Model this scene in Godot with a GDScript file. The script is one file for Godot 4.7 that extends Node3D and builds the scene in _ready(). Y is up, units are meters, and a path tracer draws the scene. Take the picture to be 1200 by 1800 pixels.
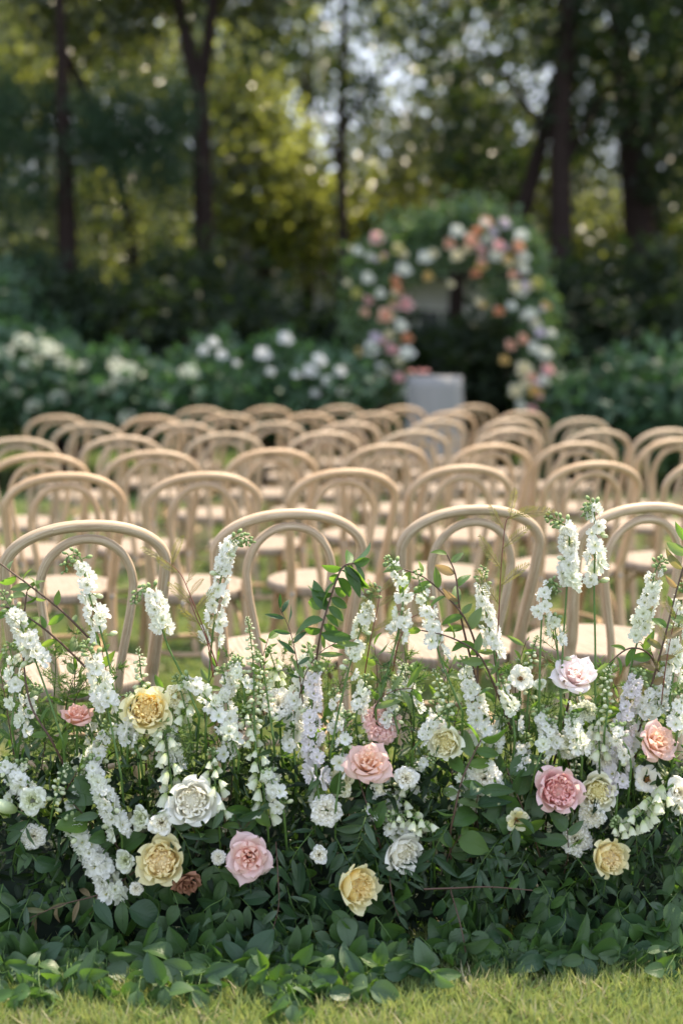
extends Node3D
# An outdoor wedding ceremony: rows of bentwood chairs on a lawn, a bank of garden flowers across the back row,
# a flower arch, hydrangeas and shady trees beyond.

const FOCAL := 2300.0
const PITCH := 0.1222
const EYE := 1.282
var rng := RandomNumberGenerator.new()
var M := {}
var cam: Camera3D

# ------------------------------------------------------------------ mesh builder
class MB:
	var v := PackedVector3Array()
	var n := PackedVector3Array()
	var uv := PackedVector2Array()
	var c := PackedColorArray()
	var ix := PackedInt32Array()

	func add(p: Vector3, t := Vector2.ZERO, col := Color.WHITE, nor := Vector3.ZERO) -> int:
		v.append(p); n.append(nor); uv.append(t); c.append(col)
		return v.size() - 1

	func tri(a: int, b: int, d: int) -> void:
		ix.append(a); ix.append(b); ix.append(d)

	func lattice(start: int, rows: int, cols: int) -> void:
		for i in rows - 1:
			for k in cols - 1:
				var a := start + i * cols + k
				ix.append_array([a, a + cols, a + 1, a + 1, a + cols, a + cols + 1])

	func tube(pts: PackedVector3Array, radii: PackedFloat32Array, sides := 8, col := Color.WHITE, vscale := 1.0, ends := true) -> void:
		var start := v.size()
		var count := pts.size()
		var t0 := (pts[1] - pts[0]).normalized()
		var a := t0.cross(Vector3.UP if absf(t0.y) < 0.9 else Vector3.RIGHT).normalized()
		var run := 0.0
		for i in count:
			var t := (pts[mini(i + 1, count - 1)] - pts[maxi(i - 1, 0)]).normalized()
			a = (a - t * a.dot(t)).normalized()
			var b := t.cross(a)
			if i > 0:
				run += pts[i].distance_to(pts[i - 1])
			var r := radii[mini(i, radii.size() - 1)]
			for k in sides + 1:
				var g := TAU * k / sides
				var d := a * cos(g) + b * sin(g)
				add(pts[i] + d * r, Vector2(float(k) / sides, run * vscale), col, d)
		lattice(start, count, sides + 1)
		if ends:
			for e in [0, count - 1]:
				var t2: Vector3 = (pts[1] - pts[0]).normalized() * -1.0 if e == 0 else (pts[count - 1] - pts[count - 2]).normalized()
				var mid := add(pts[e] + t2 * radii[mini(e, radii.size() - 1)] * 0.3, Vector2.ZERO, col, t2)
				var ring := []
				for k in sides:
					ring.append(add(v[start + e * (sides + 1) + k], Vector2.ZERO, col, t2))
				for k in sides:
					if e == 0:
						tri(mid, ring[k], ring[(k + 1) % sides])
					else:
						tri(mid, ring[(k + 1) % sides], ring[k])

	func lathe(profile: PackedVector2Array, sides: int, col := Color.WHITE, at := Transform3D.IDENTITY) -> void:
		var start := v.size()
		for p in profile:
			for k in sides + 1:
				var g := TAU * k / sides
				var q := Vector3(p.x * cos(g), p.y, p.x * sin(g))
				add(at * q, Vector2(q.x, q.z), col)
		lattice(start, profile.size(), sides + 1)

	func egg(at: Transform3D, sides := 6, rings := 5, col := Color.WHITE, col2 := Color.WHITE) -> void:
		var start := v.size()
		for i in rings:
			var e := PI * i / (rings - 1)
			for k in sides + 1:
				var g := TAU * k / sides
				var q := Vector3(sin(e) * cos(g), cos(e), sin(e) * sin(g))
				add(at * q, Vector2(float(k) / sides, float(i) / (rings - 1)), col2.lerp(col, float(i) / (rings - 1)), (at.basis * q).normalized())
		lattice(start, rings, sides + 1)

	func block(at: Transform3D, size: Vector3, col := Color.WHITE) -> void:
		var h := size / 2
		for f in 6:
			var ax := f / 2
			var s := 1.0 if f % 2 == 0 else -1.0
			var nn := Vector3.ZERO
			nn[ax] = s
			var u := Vector3.ZERO
			u[(ax + 1) % 3] = 1.0
			var w := nn.cross(u)
			var q := []
			for e in [[-1, -1], [1, -1], [1, 1], [-1, 1]]:
				q.append(add(at * ((nn + u * e[0] + w * e[1]) * h), Vector2(e[0], e[1]), col, at.basis * nn))
			tri(q[0], q[2], q[1])
			tri(q[0], q[3], q[2])

	func sheet(fn: Callable, nu: int, nv: int, colf = null) -> void:
		var start := v.size()
		for i in nv + 1:
			for k in nu + 1:
				var s := 2.0 * k / nu - 1.0
				var t := float(i) / nv
				add(fn.call(s, t), Vector2(s * 0.5 + 0.5, t), colf.call(s, t) if colf != null else Color.WHITE)
		lattice(start, nv + 1, nu + 1)

	func mesh() -> ArrayMesh:
		var nn := PackedVector3Array()
		nn.resize(v.size())
		for i in range(0, ix.size(), 3):
			var a := ix[i]; var b := ix[i + 1]; var d := ix[i + 2]
			var f := (v[d] - v[a]).cross(v[b] - v[a])
			nn[a] += f; nn[b] += f; nn[d] += f
		for i in v.size():
			if n[i] == Vector3.ZERO:
				n[i] = nn[i].normalized() if nn[i].length_squared() > 1e-24 else Vector3.UP
		var arr := []
		arr.resize(Mesh.ARRAY_MAX)
		arr[Mesh.ARRAY_VERTEX] = v
		arr[Mesh.ARRAY_NORMAL] = n
		arr[Mesh.ARRAY_TEX_UV] = uv
		arr[Mesh.ARRAY_COLOR] = c
		arr[Mesh.ARRAY_INDEX] = ix
		var m := ArrayMesh.new()
		m.add_surface_from_arrays(Mesh.PRIMITIVE_TRIANGLES, arr)
		return m

# ------------------------------------------------------------------ small helpers
func lin(r: float, g: float, b: float) -> Color:
	return Color(r, g, b).linear_to_srgb()

func rf(a: float, b: float) -> float:
	return rng.randf_range(a, b)

func rv(s := 1.0) -> Vector3:
	return Vector3(rf(-s, s), rf(-s, s), rf(-s, s))

func bank_depth(v: float) -> float:
	var k := [[800.0, 2.8], [1000.0, 2.8], [1200.0, 2.79], [1400.0, 2.73], [1600.0, 2.73], [1700.0, 2.69], [1790.0, 2.55], [1900.0, 2.4]]
	for i in k.size() - 1:
		if v <= k[i + 1][0]:
			return lerpf(k[i][1], k[i + 1][1], clampf((v - k[i][0]) / (k[i + 1][0] - k[i][0]), 0, 1))
	return 2.4

# a point in the world for a measured spot of the survey photograph and its distance
func at(u: float, v: float, d := -1.0) -> Vector3:
	if d < 0:
		d = bank_depth(v)
	return cam.transform * Vector3((u - 600.0) / FOCAL * d, -(v - 900.0) / FOCAL * d, -d)

func across(p: Vector3) -> float:
	var q := cam.transform.affine_inverse() * p
	return q.x / -q.z

func thing(called: String, label: String, category: String, group := "", x := Transform3D.IDENTITY) -> Node3D:
	var o := Node3D.new()
	o.name = called
	o.transform = x
	add_child(o, true)
	tag(o, label, category, group)
	return o

func tag(o: Node, label: String, category: String, group := "") -> void:
	o.set_meta("label", label)
	o.set_meta("category", category)
	if group:
		o.set_meta("group", group)

func part(parent: Node, called: String, mesh: Mesh, m: Material, x := Transform3D.IDENTITY) -> MeshInstance3D:
	var o := MeshInstance3D.new()
	o.name = called
	o.mesh = mesh
	o.material_override = m
	o.transform = x
	parent.add_child(o, true)
	return o

func struct(called: String, mesh: Mesh, m: Material, x := Transform3D.IDENTITY) -> MeshInstance3D:
	var o := part(self, called, mesh, m, x)
	o.set_meta("kind", "structure")
	return o

func many(parent: Node, called: String, mesh: Mesh, m: Material, where: Array) -> MultiMeshInstance3D:
	var mm := MultiMesh.new()
	mm.transform_format = MultiMesh.TRANSFORM_3D
	mm.mesh = mesh
	mm.instance_count = where.size()
	for i in where.size():
		mm.set_instance_transform(i, where[i])
	var o := MultiMeshInstance3D.new()
	o.name = called
	o.multimesh = mm
	o.material_override = m
	o.set_meta("kind", "stuff")
	parent.add_child(o, true)
	return o

# y along dir, z as near to face as can be
func frame(dir: Vector3, face: Vector3, where: Vector3, s := 1.0) -> Transform3D:
	var y := dir.normalized()
	var z := face - y * face.dot(y)
	if z.length() < 0.05:
		z = Vector3(0.3, 0.1, 1.0) - y * Vector3(0.3, 0.1, 1.0).dot(y)
	z = z.normalized()
	return Transform3D(Basis(y.cross(z) * s, y * s, z * s), where)

func smooth(pts: Array, steps := 6) -> PackedVector3Array:
	var o := PackedVector3Array()
	for i in pts.size() - 1:
		var a: Vector3 = pts[maxi(i - 1, 0)]
		var b: Vector3 = pts[i]
		var c: Vector3 = pts[i + 1]
		var d: Vector3 = pts[mini(i + 2, pts.size() - 1)]
		for k in steps:
			o.append(b.cubic_interpolate(c, a, d, float(k) / steps))
	o.append(pts[-1])
	return o

func along(pts: PackedVector3Array, t: float) -> Array:  # [point, tangent]
	var x := clampf(t, 0, 1) * (pts.size() - 1)
	var i := mini(int(x), pts.size() - 2)
	return [pts[i].lerp(pts[i + 1], x - i), (pts[i + 1] - pts[i]).normalized()]

func span(pts: PackedVector3Array) -> float:
	var s := 0.0
	for i in pts.size() - 1:
		s += pts[i].distance_to(pts[i + 1])
	return s

func taper(count: int, a: float, b: float) -> PackedFloat32Array:
	var r := PackedFloat32Array()
	for i in count:
		r.append(lerpf(a, b, float(i) / maxi(1, count - 1)))
	return r

func wire(pts: PackedVector3Array, a: float, b: float, sides := 5) -> ArrayMesh:
	var mb := MB.new()
	mb.tube(pts, taper(pts.size(), a, b), sides)
	return mb.mesh()

# ------------------------------------------------------------------ materials
func plain(c: Color, rough := 0.6, through := Color.BLACK, spec := 0.5) -> StandardMaterial3D:
	var m := StandardMaterial3D.new()
	m.albedo_color = c
	m.roughness = rough
	m.metallic_specular = spec
	m.cull_mode = BaseMaterial3D.CULL_DISABLED
	if through != Color.BLACK:
		m.backlight_enabled = true
		m.backlight = through
	return m

func picture(w: int, h: int, fn: Callable) -> ImageTexture:
	var im := Image.create_empty(w, h, false, Image.FORMAT_RGB8)
	for y in h:
		for x in w:
			im.set_pixel(x, y, fn.call(float(x) / w, float(y) / h))
	return ImageTexture.create_from_image(im)

func leaf_mat(c: Color, through: Color, rough := 0.42) -> StandardMaterial3D:
	var m := plain(c, rough - 0.05, through, 0.36)
	m.heightmap_enabled = true
	m.heightmap_texture = M.veins
	m.heightmap_scale = 0.11
	return m

func make_materials() -> void:
	var noise := FastNoiseLite.new()
	noise.seed = 4
	noise.frequency = 1.0
	noise.fractal_octaves = 4
	var grain := func(x: float, y: float) -> Color:
		# limed wood: long pale streaks with darker open pores along v
		var ring := noise.get_noise_3d(cos(x * TAU) * 2.2, sin(x * TAU) * 2.2, y * 1.3)
		var fine := noise.get_noise_3d(cos(x * TAU) * 9.0, sin(x * TAU) * 9.0 + 30.0, y * 2.5)
		var pore := noise.get_noise_3d(cos(x * TAU) * 22.0, sin(x * TAU) * 22.0 - 50.0, y * 5.0)
		var k := clampf(0.5 + ring * 0.7 + fine * 0.55, 0, 1)
		var c := Color(0.37, 0.258, 0.16).lerp(Color(0.57, 0.425, 0.29), k)
		c = c.lerp(Color(0.70, 0.57, 0.43), clampf(fine * 2.6 - 0.15, 0, 0.8))
		c = c.lerp(Color(0.30, 0.20, 0.12), clampf(pore * 3.0 - 0.4, 0, 0.75))
		return c.linear_to_srgb()
	var m := plain(Color.WHITE, 0.5, Color.BLACK, 0.4)
	m.albedo_texture = picture(128, 512, grain)
	m.uv1_scale = Vector3(1, 1, 1)
	M.wood = m
	M.woods = [m]
	for k in 3:
		var w: StandardMaterial3D = m.duplicate()
		w.albedo_color = [Color(0.97, 0.955, 0.93), Color(0.94, 0.95, 0.95), Color(1.0, 0.97, 0.93)][k]
		w.uv1_offset = Vector3(0.21 * k + 0.1, 0.37 * k + 0.2, 0)
		w.roughness = [0.46, 0.55, 0.5][k]
		M.woods.append(w)
	var board := func(x: float, y: float) -> Color:
		var s := sin((x * 26.0 + noise.get_noise_2d(x * 3.0, y * 1.0) * 1.2) * TAU)
		var fine := noise.get_noise_2d(x * 60.0, y * 3.0)
		var k := clampf(0.55 + s * 0.22 + fine * 0.7, 0, 1)
		return Color(0.225, 0.172, 0.127).lerp(Color(0.37, 0.303, 0.242), k).linear_to_srgb()
	m = plain(Color.WHITE, 0.55, Color.BLACK, 0.35)
	m.albedo_texture = picture(256, 256, board)
	m.uv1_scale = Vector3(2.4, 2.4, 1)
	m.uv1_offset = Vector3(0.5, 0.5, 0)
	M.seat = m
	M.bolt = plain(lin(0.32, 0.33, 0.34), 0.35)
	M.bolt.metallic = 0.8
	var vein := func(x: float, y: float) -> Color:
		var d := absf(x - 0.5)
		var mid := 1.0 - smoothstep(0.0, 0.035, d)
		var side := 0.5 + 0.5 * sin((y * 9.0 - d * 5.5) * TAU)
		var k := 0.45 + 0.12 * noise.get_noise_2d(x * 14.0, y * 14.0)
		k += 0.16 * pow(side, 3.0) - 0.5 * mid
		return Color(k, k, k)
	M.veins = picture(96, 160, vein)
	# leaves of the front arrangement: dark glossy, mid, fresh, olive, bronze
	M.smilax = [leaf_mat(lin(0.03346, 0.06691, 0.02165), lin(0.0575, 0.1323, 0.0138), 0.46), leaf_mat(lin(0.02755, 0.05904, 0.02755), lin(0.05175, 0.1207, 0.0138), 0.43), leaf_mat(lin(0.04526, 0.08364, 0.03149), lin(0.08625, 0.184, 0.023), 0.44), leaf_mat(lin(0.03936, 0.08266, 0.02165), lin(0.1265, 0.253, 0.023), 0.42), leaf_mat(lin(0.06101, 0.0984, 0.0492), lin(0.0805, 0.161, 0.0345), 0.5)]
	M.ruscus = [leaf_mat(lin(0.038, 0.07, 0.038), lin(0.07, 0.16, 0.025), 0.42), leaf_mat(lin(0.055, 0.085, 0.05), lin(0.07, 0.16, 0.03), 0.47), leaf_mat(lin(0.026, 0.052, 0.026), lin(0.05, 0.13, 0.02), 0.38)]
	M.branch_leaf = [leaf_mat(lin(0.0594, 0.1069, 0.02376), lin(0.285, 0.437, 0.0475), 0.45), leaf_mat(lin(0.04356, 0.08712, 0.02376), lin(0.209, 0.38, 0.038), 0.42), leaf_mat(lin(0.08712, 0.1267, 0.05544), lin(0.247, 0.361, 0.076), 0.5)]
	M.bronze_leaf = [leaf_mat(lin(0.11, 0.11, 0.05), lin(0.3, 0.26, 0.08), 0.5), leaf_mat(lin(0.17, 0.13, 0.07), lin(0.35, 0.24, 0.1), 0.5)]
	M.fern = [plain(lin(0.045, 0.07875, 0.0195), 0.55, lin(0.144, 0.27, 0.036)), plain(lin(0.06, 0.0975, 0.02625), 0.55, lin(0.198, 0.306, 0.054)), plain(lin(0.03375, 0.0675, 0.0225), 0.55, lin(0.108, 0.216, 0.027))]
	M.sprig = plain(lin(0.15, 0.13, 0.035), 0.55, lin(0.3, 0.28, 0.06))
	M.red_stem = plain(lin(0.16, 0.045, 0.03), 0.55)
	M.brown_stem = plain(lin(0.085, 0.045, 0.03), 0.6)
	M.green_stem = plain(lin(0.085, 0.15, 0.035), 0.5, lin(0.12, 0.25, 0.03))
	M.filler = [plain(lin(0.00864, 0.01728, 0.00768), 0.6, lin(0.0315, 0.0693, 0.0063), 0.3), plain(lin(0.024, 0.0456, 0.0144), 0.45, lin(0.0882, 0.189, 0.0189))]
	# petals use vertex colours
	m = plain(Color.WHITE, 0.6, lin(0.95, 0.93, 0.89), 0.25)
	m.vertex_color_use_as_albedo = true
	M.petal = m
	m = plain(Color.WHITE, 0.6, lin(0.5, 0.55, 0.35), 0.3)
	m.vertex_color_use_as_albedo = true
	M.bud = m
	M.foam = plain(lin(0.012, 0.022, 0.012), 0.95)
	# lawn
	var nt := NoiseTexture2D.new()
	nt.width = 512
	nt.height = 512
	nt.seamless = true
	var fn := FastNoiseLite.new()
	fn.seed = 9
	fn.frequency = 0.02
	fn.fractal_octaves = 5
	nt.noise = fn
	var ramp := Gradient.new()
	ramp.colors = PackedColorArray([lin(0.025, 0.045, 0.012), lin(0.07, 0.10, 0.03), lin(0.11, 0.125, 0.045)])
	ramp.offsets = PackedFloat32Array([0.15, 0.5, 0.9])
	nt.color_ramp = ramp
	m = plain(Color.WHITE, 0.95, Color.BLACK, 0.1)
	m.albedo_texture = nt
	m.uv1_triplanar = true
	m.uv1_world_triplanar = true
	m.uv1_scale = Vector3(0.9, 0.9, 0.9)
	M.lawn = m
	M.grass = [plain(lin(0.19, 0.235, 0.085), 0.5, lin(0.34, 0.38, 0.11)), plain(lin(0.12, 0.175, 0.06), 0.5, lin(0.26, 0.34, 0.08)), plain(lin(0.30, 0.27, 0.16), 0.6, lin(0.36, 0.33, 0.18))]
	# trees
	M.bark = plain(lin(0.02925, 0.02106, 0.01872), 0.95, Color.BLACK, 0.12)
	var bt := NoiseTexture2D.new()
	bt.width = 128
	bt.height = 256
	bt.seamless = true
	var bn := FastNoiseLite.new()
	bn.seed = 3
	bn.frequency = 0.03
	bt.noise = bn
	M.bark.heightmap_enabled = true
	M.bark.heightmap_texture = bt
	M.bark.heightmap_scale = 4.0
	M.bark.uv1_scale = Vector3(3, 1, 1)
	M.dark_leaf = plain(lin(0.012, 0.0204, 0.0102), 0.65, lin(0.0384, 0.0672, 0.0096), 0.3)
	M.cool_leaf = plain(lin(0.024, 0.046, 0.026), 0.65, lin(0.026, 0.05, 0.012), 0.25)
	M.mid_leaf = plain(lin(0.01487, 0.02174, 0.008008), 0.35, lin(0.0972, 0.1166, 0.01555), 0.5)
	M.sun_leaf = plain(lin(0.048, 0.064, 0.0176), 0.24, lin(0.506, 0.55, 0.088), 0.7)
	M.arch_leaf = plain(lin(0.04395, 0.08286, 0.03767), 0.45, lin(0.1462, 0.2487, 0.04388))
	M.shrub_leaf = plain(lin(0.03645, 0.07695, 0.0405), 0.5, lin(0.0567, 0.1323, 0.02835))

# ------------------------------------------------------------------ chairs
func hoop_points(foot: Vector3, knee: Vector3, hip: Vector3, top: Vector3, n := 12) -> PackedVector3Array:
	# right half goes foot -> knee -> hip (straight up) -> quarter arch to the top; the left half mirrors it
	var half := []
	half.append(foot)
	half.append(foot.lerp(knee, 0.5) + Vector3(-0.004, 0, -0.006))
	half.append(knee)
	for k in range(1, 5):
		var t := k / 5.0
		var e := t * t * (3 - 2 * t)
		half.append(Vector3(lerpf(knee.x, hip.x, lerpf(t, e, 0.6)), lerpf(knee.y, hip.y, t), lerpf(knee.z, hip.z, t)))
	for k in n + 1:
		var g := PI / 2 * k / n
		half.append(Vector3(hip.x * pow(cos(g), 0.92) if k < n else 0.0, hip.y + (top.y - hip.y) * sin(g), hip.z + (top.z - hip.z) * sin(g)))
	var o := PackedVector3Array()
	for p in half:
		o.append(p)
	for i in range(half.size() - 2, -1, -1):
		o.append(Vector3(-half[i].x, half[i].y, half[i].z))
	return o

func make_chair() -> Node3D:
	var o := Node3D.new()
	o.name = "bentwood_chair"
	# back hoop, one bent rod from foot to foot
	var pts := hoop_points(Vector3(0.178, 0.004, 0.225), Vector3(0.163, 0.44, 0.150), Vector3(0.191, 0.770, 0.239), Vector3(0, 0.871, 0.266))
	var r := PackedFloat32Array()
	for p in pts:
		r.append(lerpf(0.0175, 0.0142, smoothstep(0.45, 0.8, p.y)) if p.y > 0.4 else lerpf(0.0135, 0.0175, p.y / 0.4))
	var mb := MB.new()
	mb.tube(smooth(Array(pts), 3), resample(r, 3), 12, Color.WHITE, 2.2)
	part(o, "back_hoop", mb.mesh(), M.wood)
	# inner hoop bolted to the back of the seat rim
	pts = hoop_points(Vector3(0.066, 0.405, 0.216), Vector3(0.072, 0.46, 0.219), Vector3(0.111, 0.715, 0.240), Vector3(0, 0.838, 0.259))
	mb = MB.new()
	mb.tube(smooth(Array(pts), 3), PackedFloat32Array([0.0112]), 10, Color.WHITE, 2.2)
	part(o, "inner_hoop", mb.mesh(), M.wood)
	# seat: rim ring and inset panel
	mb = MB.new()
	var prof := PackedVector2Array([Vector2(0.001, 0.422), Vector2(0.19, 0.422), Vector2(0.200, 0.426), Vector2(0.2045, 0.436), Vector2(0.2045, 0.452), Vector2(0.2015, 0.459), Vector2(0.195, 0.4625), Vector2(0.160, 0.4632), Vector2(0.1575, 0.460)])
	mb.lathe(prof, 48)
	var seat := part(o, "seat", mb.mesh(), M.seat)
	mb = MB.new()
	mb.lathe(PackedVector2Array([Vector2(0.1570, 0.4585), Vector2(0.1535, 0.4618), Vector2(0.12, 0.4612), Vector2(0.06, 0.4590), Vector2(0.001, 0.4580)]), 40)
	part(seat, "seat_panel", mb.mesh(), M.seat)
	for s in [-1, 1]:
		mb = MB.new()
		var leg := smooth([Vector3(0.135 * s, 0.425, -0.125), Vector3(0.150 * s, 0.25, -0.150), Vector3(0.170 * s, 0.003, -0.190)], 5)
		mb.tube(leg, taper(leg.size(), 0.0175, 0.012), 9, Color.WHITE, 2.2)
		part(o, "front_leg", mb.mesh(), M.wood)
		mb = MB.new()
		var br := smooth([Vector3(0.158 * s, 0.26, 0.155), Vector3(0.150 * s, 0.36, 0.10), Vector3(0.140 * s, 0.405, 0.0), Vector3(0.143 * s, 0.35, -0.09), Vector3(0.150 * s, 0.25, -0.135)], 5)
		mb.tube(br, PackedFloat32Array([0.008]), 7, Color.WHITE, 2.2)
		part(o, "side_brace", mb.mesh(), M.wood)
		for q in [[0.163 * s, 0.437, 0.1665], [0.070 * s, 0.437, 0.2285]]:
			mb = MB.new()
			mb.lathe(PackedVector2Array([Vector2(0.0072, 0), Vector2(0.007, 0.0025), Vector2(0.004, 0.0042), Vector2(0.0003, 0.0045)]), 10)
			part(o, "bolt", mb.mesh(), M.bolt, Transform3D(Basis(Vector3.RIGHT, PI / 2), Vector3(q[0], q[1], q[2])))
	mb = MB.new()
	var ring := PackedVector3Array()
	for k in 41:
		var g := TAU * k / 40
		ring.append(Vector3(0.142 * cos(g), 0.24, 0.155 * sin(g) + 0.005))
	mb.tube(ring, PackedFloat32Array([0.0095]), 8, Color.WHITE, 2.2, false)
	part(o, "stretcher_ring", mb.mesh(), M.wood)
	return o

func resample(r: PackedFloat32Array, steps: int) -> PackedFloat32Array:
	var o := PackedFloat32Array()
	for i in r.size() - 1:
		for k in steps:
			o.append(lerpf(r[i], r[i + 1], float(k) / steps))
	o.append(r[-1])
	return o

const ROWS := ["front row", "second row", "third row", "fourth row", "fifth row", "sixth row", "farthest row"]
const NTH := ["first", "second", "third", "fourth", "fifth", "sixth", "seventh", "eighth", "ninth", "tenth", "eleventh", "twelfth", "thirteenth", "fourteenth", "fifteenth", "sixteenth", "seventeenth", "eighteenth", "nineteenth", "twentieth"]

func nth(i: int) -> String:
	if i < 20:
		return NTH[i]
	var k := i + 1
	var e: String = "th" if k % 100 in [11, 12, 13] else {1: "st", 2: "nd", 3: "rd"}.get(k % 10, "th")
	return "%d%s" % [k, e]

func chairs() -> void:
	var spots := [[0, -1.167, -3.263, 0.324], [0, -0.682, -3.333, 0.298], [0, -0.184, -3.564, 0.209], [0, 0.287, -3.648, 0.232], [0, 0.734, -3.699, 0.30],
		[1, -1.002, -4.571, 0.326], [1, -0.536, -4.587, 0.304], [1, -0.067, -4.716, 0.308], [1, 0.349, -4.862, 0.309], [1, 0.857, -5.018, 0.27], [1, 1.315, -5.16, 0.323],
		[2, -1.275, -5.387, 0.325], [2, -0.848, -5.538, 0.326], [2, -0.37, -5.64, 0.337], [2, 0.112, -5.915, 0.344], [2, 0.565, -5.915, 0.342], [2, 0.975, -6.046, 0.285], [2, 1.466, -6.283, 0.323],
		[3, -1.591, -6.331, 0.325], [3, -1.13, -6.476, 0.334], [3, -0.657, -6.703, 0.328], [3, -0.17, -6.783, 0.354], [3, 0.283, -6.892, 0.341], [3, 0.789, -7.051, 0.352], [3, 1.235, -6.964, 0.324], [3, 1.611, -7.037, 0.32],
		[4, -1.498, -7.55, 0.326], [4, -0.984, -7.638, 0.338], [4, -0.472, -7.696, 0.349], [4, -0.035, -7.683, 0.324], [4, 0.473, -7.93, 0.354], [4, 0.916, -8.015, 0.329], [4, 1.362, -8.096, 0.298],
		[5, -1.869, -8.473, 0.329], [5, -1.259, -8.391, 0.324], [5, -0.819, -8.672, 0.353], [5, -0.306, -8.763, 0.37], [5, 0.123, -8.851, 0.351], [5, 0.636, -8.948, 0.346], [5, 1.123, -9.03, 0.343],
		[6, -1.086, -9.623, 0.329], [6, -0.621, -9.731, 0.337], [6, -0.1, -9.896, 0.34], [6, 0.356, -9.794, 0.324], [6, 0.895, -10.048, 0.347]]
	var first := make_chair()
	var seen := {}
	for s in spots:
		var c: Node3D = first if seen.is_empty() else first.duplicate()
		var row: int = s[0]
		seen[row] = seen.get(row, -1) + 1
		c.transform = Transform3D(Basis(Vector3.UP, s[3]), Vector3(s[1], 0, s[2]))
		add_child(c, true)
		var tone: Material = M.woods[(row * 3 + seen[row] * 2 + row / 2) % 4]
		for ch in c.get_children():
			if ch.material_override in M.woods:
				ch.material_override = tone
		tag(c, "pale bentwood chair seen from behind, %s from the left in the %s" % [nth(seen[row]), ROWS[row]], "chair", "bentwood chairs set out in rows")

# ------------------------------------------------------------------ flowers
# One petal: it leaves the axis at angle a0 (from +y), bends to a1 half way and to a2 at the tip.
func petal_mesh(r0: float, L: float, W: float, a0: float, a1: float, a2: float, wrap: float, ruffle: float, point: float, c_in: Color, c_out: Color, c_edge: Color, nu := 8, nv := 9) -> ArrayMesh:
	var prof := PackedVector2Array()
	var dirs := PackedVector2Array()
	var p := Vector2(r0, 0)
	var steps := 36
	for i in steps + 1:
		var t := float(i) / steps
		var th := lerpf(a0, a1, t * 2) if t < 0.5 else lerpf(a1, a2, (t - 0.5) * 2)
		prof.append(p)
		dirs.append(Vector2(cos(th), -sin(th)))  # outward side of the petal
		p += Vector2(sin(th), cos(th)) * L / steps
	var ph := rf(0, TAU)
	var f1 := rf(2.0, 3.6)
	var skew := rf(-0.12, 0.12)
	var mb := MB.new()
	var fn := func(s: float, tt: float) -> Vector3:
		var t := 1.0 - pow(1.0 - tt, 1.75)
		var q: Vector2 = prof[mini(int(t * steps), steps)]
		var nd: Vector2 = dirs[mini(int(t * steps), steps)]
		var w := W * (0.25 + 0.75 * pow(t, 0.6)) * sqrt(maxf(0.0, 1.0 - pow(t, 3.8) * 0.99))
		var rr := maxf(q.x, W * 0.35) * wrap
		var ang := s * w / rr
		var x := rr * sin(ang)
		var rad := q.x - rr * (1 - cos(ang))
		var y := q.y
		var roll := pow(absf(s), 3.0) * t * t * L * 0.16 + ruffle * L * t * t * (sin(s * f1 * 2.2 + ph) * 0.6 + sin(s * f1 * 4.1 + ph * 2.0) * 0.16 * absf(s))
		rad += nd.x * roll
		y += nd.y * roll
		var tipd := point * L * pow(t, 4.0) * maxf(0.0, 1.0 - absf(s) * 1.6)
		rad += -nd.y * tipd
		y += nd.x * tipd + skew * s * L * t
		return Vector3(x, y, rad)
	var cf := func(s: float, tt: float) -> Color:
		var t := 1.0 - pow(1.0 - tt, 1.75)
		var e := maxf(pow(t, 4.0), pow(absf(s), 4.0) * t)
		return c_in.lerp(c_out, smoothstep(0.1, 0.75, t)).lerp(c_edge, e * 0.8)
	mb.sheet(fn, nu, nv, cf)
	return mb.mesh()

func stem_to_bank(root: Node3D, head: Vector3, axis: Vector3, r: float, m: Material, low := 0.1) -> void:
	var away := Vector3(rf(-0.05, 0.05), 0, -rf(0.06, 0.14))
	var y := minf(low, head.y * 0.5)
	var p := smooth([head, head - axis * 0.05 + Vector3(0, -0.015, 0), Vector3(head.x, lerpf(head.y, y, 0.5), head.z) + away * 0.7, Vector3(head.x, y, head.z) + away], 4)
	var inv := root.transform.affine_inverse()
	for i in p.size():
		p[i] = inv * p[i]
	var sc := root.transform.basis.get_scale().x
	part(root, "stem", wire(p, r / sc, r * 1.15 / sc), m)

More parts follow.
